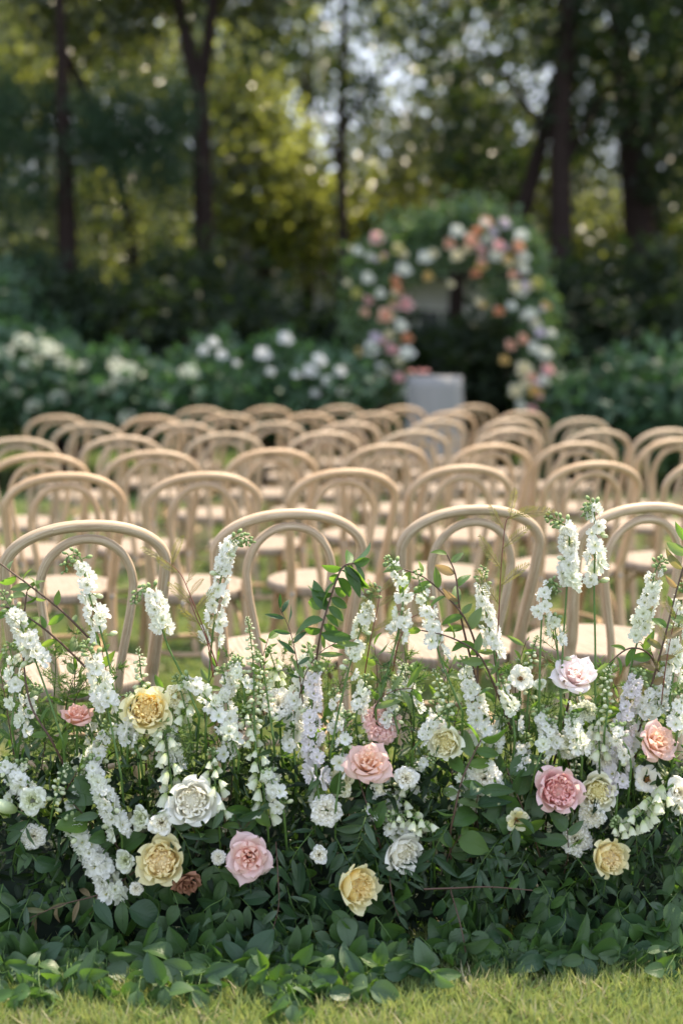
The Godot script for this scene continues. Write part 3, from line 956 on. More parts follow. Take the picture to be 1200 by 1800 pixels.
const SPIKES := [
	# called, kind, path from base to tip [u, v], florets, size, t0, t1, buds, label
	["floret", [[115, 1300], [82, 1200], [55, 1130], [30, 1075], [5, 1035]], 20, 0.036, 0.40, 0.82, 8, "dense white delphinium spike at the left edge above the front chair seat"],
	["floret", [[205, 1290], [190, 1180], [172, 1110], [150, 1040], [138, 985], [116, 982], [110, 1010]], 15, 0.036, 0.30, 0.70, 11, "white delphinium with a hooked tip before the leftmost front chair"],
	["floret", [[215, 1360], [195, 1260], [180, 1200], [165, 1150], [150, 1125]], 22, 0.038, 0.32, 0.80, 8, "full white delphinium spike between the peach rose and the yellow rose"],
	["floret", [[350, 1260], [320, 1190], [292, 1130], [276, 1070], [262, 1035], [240, 1045], [236, 1062]], 12, 0.036, 0.38, 0.68, 11, "small white delphinium with drooping green buds above the yellow rose"],
	["floret", [[358, 1300], [364, 1200], [372, 1110], [386, 1020], [398, 968], [420, 948], [440, 960]], 26, 0.036, 0.30, 0.80, 12, "tallest white delphinium spike left of the second front chair"],
	["floret", [[420, 1330], [400, 1285], [372, 1240], [342, 1205], [320, 1195]], 13, 0.034, 0.10, 0.95, 3, "leaning white delphinium cluster right of the yellow rose"],
	["floret", [[410, 1340], [402, 1270], [396, 1210], [388, 1175]], 8, 0.032, 0.15, 0.95, 3, "small white delphinium stem beside the pale pink rose"],
	["floret", [[520, 1380], [515, 1300], [522, 1230], [536, 1170], [546, 1140]], 24, 0.036, 0.15, 0.88, 6, "dense white delphinium spike left of centre over the pale pink rose"],
	["lilac", [[560, 1400], [552, 1320], [548, 1260], [550, 1195], [556, 1160]], 22, 0.036, 0.12, 0.88, 4, "shaded lilac white delphinium spike behind the dense centre spike"],
	["floret", [[580, 1330], [598, 1240], [618, 1160], [638, 1095], [652, 1050], [662, 1030]], 15, 0.034, 0.30, 0.86, 5, "loose white delphinium beside the tall leafy branch in the middle"],
	["floret", [[660, 1250], [690, 1150], [704, 1090], [708, 1035], [692, 995], [676, 985]], 13, 0.033, 0.28, 0.86, 7, "white delphinium with nodding tip before the third front chair"],
	["floret", [[812, 1250], [775, 1160], [756, 1090], [742, 1040], [730, 1000]], 9, 0.033, 0.30, 0.82, 5, "sparse white delphinium stem left of the tall narrow spike"],
	["floret", [[885, 1250], [872, 1160], [862, 1110], [852, 1060], [848, 1025], [852, 1000]], 22, 0.032, 0.22, 0.82, 8, "narrow dense white delphinium spike before the third front chair"],
	["floret", [[862, 1400], [852, 1300], [838, 1240], [822, 1195], [815, 1160]], 20, 0.034, 0.20, 0.88, 5, "lower white delphinium spike under the narrow dense one"],
	["floret", [[985, 1250], [988, 1140], [994, 1050], [998, 980], [998, 935], [980, 915], [958, 908]], 24, 0.036, 0.38, 0.80, 11, "tall thick white delphinium spike left of the rightmost front chair"],
	["floret", [[1052, 1260], [1052, 1140], [1050, 1040], [1052, 950], [1050, 905], [1042, 890], [1034, 915]], 16, 0.035, 0.34, 0.80, 14, "tall slim white delphinium with green bud tip before the rightmost front chair"],
	["floret", [[945, 1230], [947, 1140], [950, 1080], [955, 1035], [970, 1022], [978, 1040]], 8, 0.028, 0.36, 0.74, 9, "short slight white delphinium left of the tall thick spike"],
	["floret", [[985, 1240], [980, 1160], [975, 1110], [968, 1080]], 7, 0.034, 0.3, 0.95, 4, "short white delphinium under the tall thick spike"],
	["floret", [[1098, 1260], [1120, 1160], [1140, 1090], [1152, 1040], [1160, 1005], [1175, 985]], 18, 0.036, 0.24, 0.84, 8, "loose white delphinium leaning right near the right edge"],
	["lilac", [[1085, 1430], [1092, 1340], [1104, 1260], [1116, 1205], [1128, 1180]], 30, 0.036, 0.10, 0.90, 5, "thick lilac white delphinium spike left of the peach rose at right"],
	["floret", [[1180, 1260], [1192, 1180], [1200, 1110], [1205, 1060], [1208, 1030]], 16, 0.036, 0.20, 0.88, 5, "white delphinium spike cut by the right edge"],
	["floret", [[200, 1580], [185, 1540], [160, 1500], [130, 1460], [112, 1440]], 30, 0.040, 0.05, 0.95, 7, "broad cluster of white florets at the lower left"],
	["floret", [[215, 1470], [200, 1430], [182, 1390], [165, 1350], [155, 1330]], 22, 0.036, 0.05, 0.88, 7, "white delphinium spike right above the broad lower left cluster"],
	["bell", [[305, 1430], [300, 1370], [292, 1310], [288, 1280], [290, 1265]], 24, 0.030, 0.10, 0.9, 6, "greenish cream bell flower spike above the white garden rose"],
	["bell", [[470, 1460], [462, 1390], [452, 1330], [440, 1280], [432, 1240]], 30, 0.026, 0.08, 0.92, 8, "cream bell flower spike between the two pink roses at left"],
	["cream", [[450, 1330], [446, 1240], [446, 1180], [440, 1120], [434, 1085]], 34, 0.015, 0.15, 0.92, 10, "slender spike of tiny cream buds left of the second front chair"],
	["cream", [[480, 1300], [470, 1230], [462, 1180], [448, 1145]], 26, 0.014, 0.15, 0.92, 8, "second slender spike of tiny cream buds beside the first"],
	["floret", [[985, 1330], [972, 1300], [956, 1270], [945, 1245]], 12, 0.034, 0.10, 0.85, 8, "white delphinium cluster under the lavender rose"],
	["floret", [[650, 1400], [690, 1385], [730, 1360], [765, 1340]], 16, 0.028, 0.05, 0.9, 6, "lying white delphinium stem right of the peach pink rose"],
	["floret", [[740, 1500], [700, 1470], [665, 1445], [640, 1430]], 14, 0.028, 0.15, 0.95, 4, "lying white delphinium stem above the white ranunculus"],
	["bell", [[1180, 1375], [1150, 1400], [1120, 1430], [1090, 1445], [1075, 1440]], 26, 0.028, 0.10, 0.95, 6, "arching stem of hanging cream bells at lower right"],
	["floret", [[60, 1420], [40, 1390], [20, 1365], [0, 1350]], 14, 0.036, 0.05, 0.95, 3, "white floret cluster at the left edge above the lisianthus"],
	["floret", [[940, 1350], [955, 1310], [962, 1285], [965, 1265]], 8, 0.030, 0.2, 0.95, 3, "small white floret cluster above the pink rose at right"],
	["floret", [[725, 1320], [748, 1290], [765, 1265], [800, 1240]], 8, 0.024, 0.2, 0.75, 12, "budded white delphinium stem left of the cream peony rose"],
	["floret", [[1150, 1300], [1165, 1240], [1175, 1200], [1180, 1170]], 14, 0.034, 0.15, 0.9, 4, "white delphinium above the peach rose at right"],
	["floret", [[590, 1420], [600, 1340], [606, 1290], [608, 1250]], 9, 0.030, 0.3, 0.92, 5, "small white delphinium right of the shaded centre spike"],
	["floret", [[905, 1300], [900, 1250], [890, 1220], [880, 1195]], 9, 0.028, 0.2, 0.92, 5, "small white delphinium left of the open white flower"],
	["floret", [[245, 1330], [225, 1300], [205, 1285], [180, 1280]], 7, 0.030, 0.25, 0.95, 3, "few white florets below the peach rose at left"],
	["floret", [[20, 1280], [25, 1220], [22, 1170], [15, 1130]], 8, 0.032, 0.2, 0.9, 4, "small white delphinium low at the left edge"],
	["floret", [[730, 1270], [726, 1235], [716, 1205], [712, 1180]], 9, 0.030, 0.2, 0.92, 4, "small white floret cluster among the stems"],
	["floret", [[625, 1270], [630, 1240], [640, 1215], [642, 1190]], 9, 0.030, 0.2, 0.92, 4, "small white floret cluster among the stems"],
	["floret", [[1105, 1345], [1100, 1315], [1085, 1290], [1080, 1265]], 11, 0.032, 0.15, 0.92, 4, "small white floret cluster among the stems"],
	["floret", [[860, 1345], [872, 1320], [880, 1295], [884, 1270]], 9, 0.030, 0.2, 0.92, 4, "small white floret cluster among the stems"],
	["floret", [[500, 1430], [490, 1395], [478, 1370], [470, 1350]], 10, 0.030, 0.15, 0.92, 4, "small white floret cluster among the stems"],
	["floret", [[680, 1470], [690, 1440], [700, 1415], [706, 1395]], 9, 0.028, 0.15, 0.92, 4, "small white floret cluster among the stems"],
	["floret", [[1185, 1290], [1188, 1260], [1192, 1235], [1190, 1210]], 10, 0.032, 0.15, 0.92, 4, "small white floret cluster among the stems"],
	["floret", [[1120, 1290], [1128, 1262], [1140, 1235], [1150, 1210]], 10, 0.032, 0.15, 0.92, 4, "small white floret cluster among the stems"],
	["floret", [[150, 1360], [160, 1335], [175, 1310], [185, 1290]], 8, 0.030, 0.2, 0.92, 4, "small white floret cluster among the stems"],
	["floret", [[430, 1225], [425, 1200], [415, 1180], [410, 1160]], 8, 0.030, 0.2, 0.92, 4, "small white floret cluster among the stems"],
	["floret", [[800, 1420], [808, 1395], [816, 1370], [820, 1350]], 9, 0.030, 0.15, 0.92, 4, "small white floret cluster among the stems"],
	["floret", [[1020, 1330], [1012, 1300], [1004, 1275], [1000, 1250]], 9, 0.030, 0.15, 0.92, 4, "small white floret cluster among the stems"],
	["bell", [[385, 1440], [380, 1390], [376, 1350], [372, 1315]], 16, 0.024, 0.1, 0.92, 6, "cream bell flower stem right of the large white rose"],
	["bell", [[760, 1460], [735, 1440], [705, 1430], [680, 1435]], 14, 0.024, 0.1, 0.92, 5, "cream bell flower stem lying above the white ranunculus"],
	["cream", [[700, 1290], [690, 1240], [700, 1200], [712, 1170]], 24, 0.015, 0.15, 0.92, 8, "cream bud spike above the dusty pink ruffled flower"],
	["cream", [[240, 1360], [236, 1310], [228, 1270], [226, 1240]], 24, 0.015, 0.15, 0.92, 8, "cream bud spike under the large yellow rose"],
	["cream", [[1060, 1290], [1066, 1240], [1062, 1200], [1070, 1170]], 24, 0.015, 0.15, 0.92, 8, "cream bud spike right of the lavender rose"],
	["cream", [[930, 1280], [935, 1210], [940, 1160], [950, 1125]], 22, 0.016, 0.2, 0.92, 8, "slender spike of cream buds left of the lavender rose"],
]

func flowers() -> void:
	for i in SPIKES.size():
		var s: Array = SPIKES[i]
		var pts := px(s[1])
		rng.seed = 60 + i
		var push := rf(-0.02, 0.05)
		for k in pts.size():
			pts[k] += Vector3(0, 0, -push)
		# the foot of the stem goes on down into the bank
		var foot := pts[0] + Vector3(rf(-0.02, 0.02), -0.16, -0.08)
		foot.y = maxf(foot.y, 0.06)
		var all_ := PackedVector3Array([foot, foot.lerp(pts[0], 0.5) + Vector3(0, 0, 0.01)])
		var total := span(pts)
		var added := foot.distance_to(pts[0])
		all_.append_array(pts)
		# keep t0 and t1 on the measured part of the stem
		var share := 2.0 / (all_.size() - 1)
		var _unused := added / (total + added)
		var t0: float = lerpf(share, 1.0, s[4])
		var t1: float = lerpf(share, 1.0, s[5])
		var called := "delphinium"
		if s[0] == "bell":
			called = "bell_flower"
		elif s[0] == "cream":
			called = "cream_bud_spike"
		var dense: float = 1.25 if s[0] in ["floret", "lilac"] else 1.1
		spike(called, s[7], "flower", all_, int(s[2] * dense), s[3] * (1.08 if s[0] in ["floret", "lilac"] else 1.0), t0, t1 - 0.05, int(s[6] * 1.4) + 2, i, s[0], 0.34 if s[0] == "cream" else 0.38, "white flower spikes in the bank")
	# short filler stems of white and cream blossom all through the bank
	for i in 34:
		rng.seed = 2600 + i
		var u := -10.0 + 1230.0 * (i + rf(0.0, 1.0)) / 34.0
		var v := rf(1175, 1400)
		var lean := rf(-22, 22)
		var back := rf(0.0, 0.07)
		var path := px([[u, v + 95, back + 0.04], [u + lean * 0.4, v + 45, back], [u + lean, v, back], [u + lean * 1.7, v - 38, back]])
		var k := ["floret", "floret", "cream", "floret", "bell"][i % 5] as String
		var lab: String = {"floret": "short white blossom stem filling the flower bank", "cream": "short cream budded stem filling the flower bank", "bell": "short stem of cream bells filling the bank"}[k]
		spike({"floret": "delphinium", "cream": "cream_bud_spike", "bell": "bell_flower"}[k], lab, "flower", path, {"floret": 9, "cream": 20, "bell": 12}[k], {"floret": 0.032, "cream": 0.015, "bell": 0.024}[k], 0.35, 0.86, 9, 200 + i, k, 0.36, "white flower spikes in the bank")
	var yellow := [Color(0.96, 0.76, 0.33), Color(0.96, 0.87, 0.49), Color(0.96, 0.90, 0.62)]
	var yellow2 := [Color(0.96, 0.80, 0.48), Color(0.96, 0.88, 0.53), Color(0.86, 0.79, 0.50)]
	var pink := [Color(0.93, 0.62, 0.50), Color(0.93, 0.70, 0.66), Color(0.93, 0.73, 0.74)]
	var peach := [Color(0.94, 0.70, 0.52), Color(0.94, 0.76, 0.67), Color(0.92, 0.62, 0.60)]
	var rosy := [Color(0.92, 0.52, 0.47), Color(0.93, 0.64, 0.63), Color(0.94, 0.70, 0.71)]
	var salmon := [Color(0.90, 0.58, 0.45), Color(0.90, 0.60, 0.48), Color(0.88, 0.56, 0.53)]
	var white := [Color(0.94, 0.90, 0.76), Color(0.94, 0.93, 0.88), Color(0.95, 0.94, 0.91)]
	var cream := [Color(0.93, 0.85, 0.45), Color(0.93, 0.91, 0.70), Color(0.94, 0.93, 0.82)]
	var lavender := [Color(0.93, 0.78, 0.76), Color(0.92, 0.83, 0.84), Color(0.92, 0.85, 0.87)]
	var dusty := [Color(0.88, 0.55, 0.47), Color(0.89, 0.62, 0.56), Color(0.90, 0.70, 0.66)]
	var pale := [Color(0.82, 0.66, 0.60), Color(0.85, 0.74, 0.70), Color(0.86, 0.77, 0.75)]
	var brown := [Color(0.36, 0.17, 0.10), Color(0.46, 0.25, 0.16), Color(0.52, 0.27, 0.19)]
	var green_white := [Color(0.66, 0.70, 0.42), Color(0.82, 0.84, 0.70), Color(0.86, 0.87, 0.80)]
	var list := [
		# u, v, radius, depth shift, axis, kind, colours, label, name, category
		[258, 1247, 48, 0.0, Vector3(0.25, 0.35, 1), "garden", yellow, "large yellow garden rose with orange heart, uppermost of the yellow roses", "rose"],
		[137, 1258, 33, 0.0, Vector3(0.1, 1, 0.25), "tea", salmon, "half open salmon rose standing before the leftmost chair seat", "rose"],
		[285, 1513, 49, -0.02, Vector3(-0.02, 0.42, 1), "garden", yellow2, "yellow garden rose with apricot folds beside the brown dried rose", "rose"],
		[337, 1408, 50, -0.01, Vector3(0.12, 0.25, 1), "garden", white, "large white garden rose at left, below the yellow rose with orange heart", "rose"],
		[438, 1506, 50, -0.02, Vector3(0.0, 0.30, 1), "tea", pink, "pale pink rose with pointed petals at the lower left", "rose"],
		[628, 1557, 48, -0.03, Vector3(0.75, 0.15, 0.8), "garden", yellow, "yellow rose turned to the right in the lower middle", "rose"],
		[647, 1342, 49, -0.01, Vector3(0.05, 0.85, 0.75), "tea", peach, "peach pink rose opening upward in the middle of the bank", "rose"],
		[670, 1272, 37, 0.03, Vector3(0.2, 0.55, 0.9), "ruffle", dusty, "dusty pink ruffled flower just above the peach pink rose", "ruffled flower"],
		[783, 1305, 35, 0.02, Vector3(-0.45, 0.1, 0.9), "garden", cream, "cream peony shaped rose with yellow heart turned to the left", "rose"],
		[1010, 1187, 47, -0.01, Vector3(0.05, 0.85, 0.70), "tea", lavender, "pale lavender rose, highest of all the roses", "rose"],
		[980, 1390, 48, -0.01, Vector3(0.1, 0.28, 1), "garden", rosy, "pink garden rose with deep rosy heart at right", "rose"],
		[1050, 1392, 38, 0.02, Vector3(-0.05, 0.15, 1), "garden", cream, "cream white garden rose touching the pink rose at right", "rose"],
		[1153, 1305, 45, -0.01, Vector3(0.45, 0.60, 0.8), "tea", peach, "peach rose with pink outer petals near the right edge", "rose"],
		[1070, 1508, 40, -0.02, Vector3(0.45, 0.2, 0.9), "garden", yellow2, "yellow rose at the lower right, smallest of the yellow roses", "rose"],
		[708, 1500, 40, 0.0, Vector3(0.55, -0.05, 0.85), "garden", white, "white ranunculus like rose right of the lower middle yellow rose", "rose"],
		[415, 1283, 34, 0.05, Vector3(0.1, 0.5, 0.8), "tea", pale, "pale blush rose half hidden behind white florets", "rose"],
		[490, 1237, 33, 0.04, Vector3(0, 0.7, 0.7), "ruffle", white, "white ruffled bloom left of the dense centre spike", "ruffled flower"],
		[58, 1408, 27, 0.0, Vector3(0.1, 0.35, 0.9), "cup", green_white, "greenish white lisianthus at the left edge", "lisianthus"],
		[285, 1445, 24, -0.01, Vector3(0.05, 0.15, 1), "cup", white, "small white lisianthus just left of the large white rose", "lisianthus"],
		[255, 1437, 24, 0.01, Vector3(-0.6, 0.2, 0.8), "cup", green_white, "creamy lisianthus seen from its side beside the small white one", "lisianthus"],
		[572, 1425, 30, 0.01, Vector3(0.25, 0.3, 0.8), "ruffle", white, "white ruffled bloom left under the peach pink rose", "ruffled flower"],
		[850, 1368, 36, 0.03, Vector3(-0.2, 0.3, 0.9), "ruffle", white, "white ruffled bloom right of the cream peony rose", "ruffled flower"],
		[915, 1191, 24, 0.0, Vector3(-0.1, 0.45, 0.9), "open", white, "open white flower with brown eye left of the lavender rose", "open flower"],
		[948, 1203, 12, 0.0, Vector3(0, 0.3, 1), "cup", green_white, "tiny pale green flower between the open white one and the lavender rose", "small flower"],
		[910, 1443, 23, 0.0, Vector3(0.15, 0.1, 1), "open", cream, "open cream flower with brown eye below the big dark leaf", "open flower"],
		[1053, 1298, 24, 0.02, Vector3(0.2, 0.3, 0.9), "open", white, "open white flower with brown eye right of the delphinium cluster", "open flower"],
		[330, 1552, 30, 0.0, Vector3(0.3, -0.45, 0.8), "tea", brown, "withered brown rose hanging between yellow and pink roses", "rose"],
		[600, 1375, 28, 0.03, Vector3(-0.5, 0.2, 0.8), "ruffle", cream, "cream ruffled bloom tucked under the peach pink rose", "ruffled flower"],
		[1140, 1370, 28, 0.02, Vector3(0.2, 0.4, 0.9), "open", white, "broad white blossom above the hanging cream bells", "open flower"],
		[1040, 1432, 26, 0.02, Vector3(-0.3, -0.2, 0.9), "ruffle", white, "white bloom peeping out below the cream white rose", "ruffled flower"],
		[1012, 1477, 30, 0.03, Vector3(0.1, 0.2, 0.9), "ruffle", white, "white ruffled bloom behind the lower right yellow rose", "ruffled flower"],
		[560, 1502, 18, 0.01, Vector3(0.1, 0.2, 0.9), "cup", white, "small white flower above the lower middle yellow rose", "small flower"],
		[240, 1562, 13, -0.01, Vector3(0, 0.1, 0.9), "ruffle", white, "small white floret below the apricot folded yellow rose", "small flower"],
		[385, 1507, 15, 0.0, Vector3(-0.3, 0.3, 0.9), "ruffle", white, "small white carnation left of the pointed pink rose", "small flower"],
		[225, 1512, 22, 0.01, Vector3(-0.3, 0.3, 0.9), "cup", green_white, "cream cup flower left of the apricot folded yellow rose", "small flower"],
		[1030, 1250, 20, 0.03, Vector3(0.1, 0.3, 0.9), "ruffle", green_white, "pale bloom directly below the lavender rose", "small flower"],
		[1000, 1312, 24, 0.02, Vector3(-0.1, 0.3, 0.9), "ruffle", green_white, "greenish white ruffled bloom above the pink rose at right", "ruffled flower"],
		[1060, 1335, 26, 0.03, Vector3(-0.1, 0.0, 0.9), "ruffle", white, "white ruffled bloom above the cream white rose", "ruffled flower"],
		[1190, 1395, 30, 0.02, Vector3(0.2, 0.4, 0.9), "cup", white, "white bloom cut by the right edge under the peach rose", "small flower"],
		[710, 1370, 24, 0.02, Vector3(0.3, 0.4, 0.8), "cup", white, "white half open bloom right of the peach pink rose", "small flower"],
		[765, 1275, 22, 0.04, Vector3(0.1, 0.5, 0.8), "ruffle", white, "white petals standing behind the cream peony rose", "small flower"],
		[1108, 1235, 22, 0.04, Vector3(0.1, 0.4, 0.8), "open", white, "open white flower behind the thick lilac white spike", "open flower"],
		[310, 1225, 24, 0.03, Vector3(0.4, 0.4, 0.8), "ruffle", cream, "pale yellow petals behind the large yellow rose", "small flower"],
		[60, 1470, 24, 0.02, Vector3(0.1, 0.3, 0.9), "ruffle", white, "white bloom left of the broad lower left cluster", "small flower"],
	]
	for i in list.size():
		var q: Array = list[i]
		var d: float = bank_depth(q[1]) + q[3]
		var axis: Vector3 = q[4].normalized()
		var R: float = q[2] * 1.07 * d / FOCAL
		make_rose(String(q[8]).replace(" ", "_"), q[7], q[8], at(q[0], q[1], d) - axis * R * 0.42, axis, R * 2.0, q[5], q[6], i, i * 1.3)
	# lisianthus bud at the left edge
	var b := thing("lisianthus_bud", "closed greenish lisianthus bud at the left edge", "flower bud", "", frame(Vector3(-0.8, 0.35, 0.2), Vector3(0, 0, 1), at(30, 1425), 1.0))
	var bm := petal_bud()
	part(b, "bud", bm, M.bud)
	stem_to_bank(b, at(30, 1425), Vector3(-0.8, 0.35, 0.2).normalized(), 0.002, M.green_stem)

func petal_bud() -> ArrayMesh:
	var mb := MB.new()
	mb.egg(Transform3D(Basis.from_scale(Vector3(0.014, 0.032, 0.014)), Vector3(0, 0.03, 0)), 10, 8, Color(0.45, 0.55, 0.25), Color(0.80, 0.82, 0.62))
	return mb.mesh()

# ------------------------------------------------------------------ lawn
func tuft(n: int, h: float, spread: float, seed_: int) -> ArrayMesh:
	rng.seed = 20 + seed_
	var mb := MB.new()
	for i in n:
		var g := rf(0, TAU)
		var b := Vector3(cos(g), 0, sin(g)) * spread * sqrt(rf(0, 1))
		var lean := Vector3(rf(-1, 1), 0, rf(-1, 1)) * h * rf(0.2, 0.9)
		var w := Vector3(-sin(g * 3.0), 0, cos(g * 3.0)) * rf(0.0012, 0.0022) * (h / 0.038)
		var hh := h * rf(0.5, 1.15)
		var a := mb.add(b - w)
		var c := mb.add(b + w)
		var m1 := mb.add(b + lean * 0.35 + Vector3(0, hh * 0.6, 0) - w * 0.8)
		var m2 := mb.add(b + lean * 0.35 + Vector3(0, hh * 0.6, 0) + w * 0.8)
		var e := mb.add(b + lean + Vector3(0, hh, 0))
		mb.tri(a, m1, c)
		mb.tri(c, m1, m2)
		mb.tri(m1, e, m2)
	return mb.mesh()

func lawn() -> void:
	var pm := PlaneMesh.new()
	pm.size = Vector2(240, 240)
	struct("lawn", pm, M.lawn, Transform3D(Basis.IDENTITY, Vector3(0, 0, -60)))
	for k in 3:
		rng.seed = 11 + k
		var where := []
		for i in [11000, 11000, 2600][k]:
			where.append(Transform3D(Basis(Vector3.UP, rf(0, TAU)).scaled(Vector3(1, 1, 1) * rf(0.55, 1.45)), Vector3(rf(-1.0, 1.0), 0, rf(-3.1, -2.2))))
		for i in [9000, 14000, 1200][k]:
			var z := -rf(3.1, 11.5)
			where.append(Transform3D(Basis(Vector3.UP, rf(0, TAU)).scaled(Vector3(1.8, rf(0.9, 1.3), 1.8)), Vector3(rf(-0.45, 0.45) * -z * 0.75, 0, z)))
		var o := many(self, "grass", tuft(8, 0.042, 0.016, k), M.grass[k], where)
		tag(o, ["light green grass blades of the lawn", "mid green grass blades of the lawn", "dry straw coloured grass blades in the lawn"][k], "grass")

# ------------------------------------------------------------------ background
func clump(n: int, spread: float, L: float, ratio: float, seed_: int) -> ArrayMesh:
	rng.seed = 33 + seed_
	var mb := MB.new()
	for i in n:
		var p := rv(1.0) * spread
		var d := (rv() + Vector3(0, -0.5, 0)).normalized() * L * rf(0.7, 1.2)
		var w := d.cross(rv()).normalized() * L * ratio * 0.5
		var f := d.cross(w).normalized() * L * 0.12
		var a := mb.add(p)
		var b := mb.add(p + d * 0.45 + w + f)
		var c := mb.add(p + d)
		var e := mb.add(p + d * 0.45 - w + f)
		var h := mb.add(p + d * 0.5)
		mb.tri(a, b, h)
		mb.tri(b, c, h)
		mb.tri(a, h, e)
		mb.tri(e, h, c)
	return mb.mesh()

func ball() -> Vector3:
	var p := rv()
	while p.length_squared() > 1.0:
		p = rv()
	return p

# blobs: [u, v, distance, half width px, half height px, half depth m, clumps]
func leaf_spots(blobs: Array, seed_: int, gap: float, s0 := 0.8, s1 := 1.3) -> Array:
	rng.seed = 8000 + seed_
	var noise := FastNoiseLite.new()
	noise.seed = seed_
	noise.frequency = 1.1
	var where := []
	for b in blobs:
		var c := at(b[0], b[1], b[2])
		var k: float = b[2] / FOCAL
		for i in b[6]:
			var q := ball()
			q *= 0.75 + 0.35 * rf(0, 1)
			var p := c + Vector3(q.x * b[3] * k, q.y * b[4] * k, q.z * b[5])
			if p.y < 0.05 or noise.get_noise_3dv(p) < gap:
				continue
			where.append(Transform3D(Basis(rv().normalized(), rf(0, TAU)) * rf(s0, s1), p))
	return where

func tree(called: String, label: String, trunks: Array, mat: Material, mesh: Mesh, blobs: Array, seed_: int, gap := -0.04) -> void:
	# trunks: [[u, v, distance, width px], ...] from the ground up
	var root := at(trunks[0][0][0], trunks[0][0][1], trunks[0][0][2])
	root.y = 0
	var o := thing(called, label, "tree", "trees behind the ceremony", Transform3D(Basis.IDENTITY, root))
	for i in trunks.size():
		var pts := []
		var rad := PackedFloat32Array()
		if i == 0:
			pts.append(Vector3(0, -0.1, 0))
			rad.append(trunks[0][0][3] * trunks[0][0][2] / FOCAL * 0.65)
		for q in trunks[i]:
			pts.append(at(q[0], q[1], q[2]) - root)
			rad.append(q[3] * q[2] / FOCAL * 0.5)
		var mb := MB.new()
		mb.tube(smooth(pts, 5), resample(rad, 5), 10, Color.WHITE, 0.8)
		part(o, "trunk" if i == 0 else "limb", mb.mesh(), M.bark)
	var where := leaf_spots(blobs, seed_, gap)
	rng.seed = seed_
	for i in range(where.size() - 1, 0, -1):
		var k := rng.randi() % (i + 1)
		var keep = where[i]
		where[i] = where[k]
		where[k] = keep
	for i in where.size():
		where[i].origin -= root
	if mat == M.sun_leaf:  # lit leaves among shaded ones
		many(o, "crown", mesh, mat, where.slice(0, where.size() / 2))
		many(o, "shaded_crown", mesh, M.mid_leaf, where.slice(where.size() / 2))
	else:
		many(o, "crown", mesh, mat, where)

func shrub(called: String, label: String, category: String, mat: Material, mesh: Mesh, blobs: Array, seed_: int, group := "", gap := -0.5) -> Node3D:
	var root := at(blobs[0][0], blobs[0][1], blobs[0][2])
	root.y = 0
	var o := thing(called, label, category, group, Transform3D(Basis.IDENTITY, root))
	rng.seed = 8800 + seed_
	for k in 5:
		var e := Vector3(rf(-0.3, 0.3), rf(0.5, 0.9), rf(-0.2, 0.2))
		part(o, "stem", wire(PackedVector3Array([Vector3(e.x * 0.2, 0, e.z * 0.2), e * 0.6, e]), 0.012, 0.006), M.bark)
	var where := leaf_spots(blobs, seed_, gap)
	for i in where.size():
		where[i].origin -= root
	many(o, "leaves", mesh, mat, where)
	return o

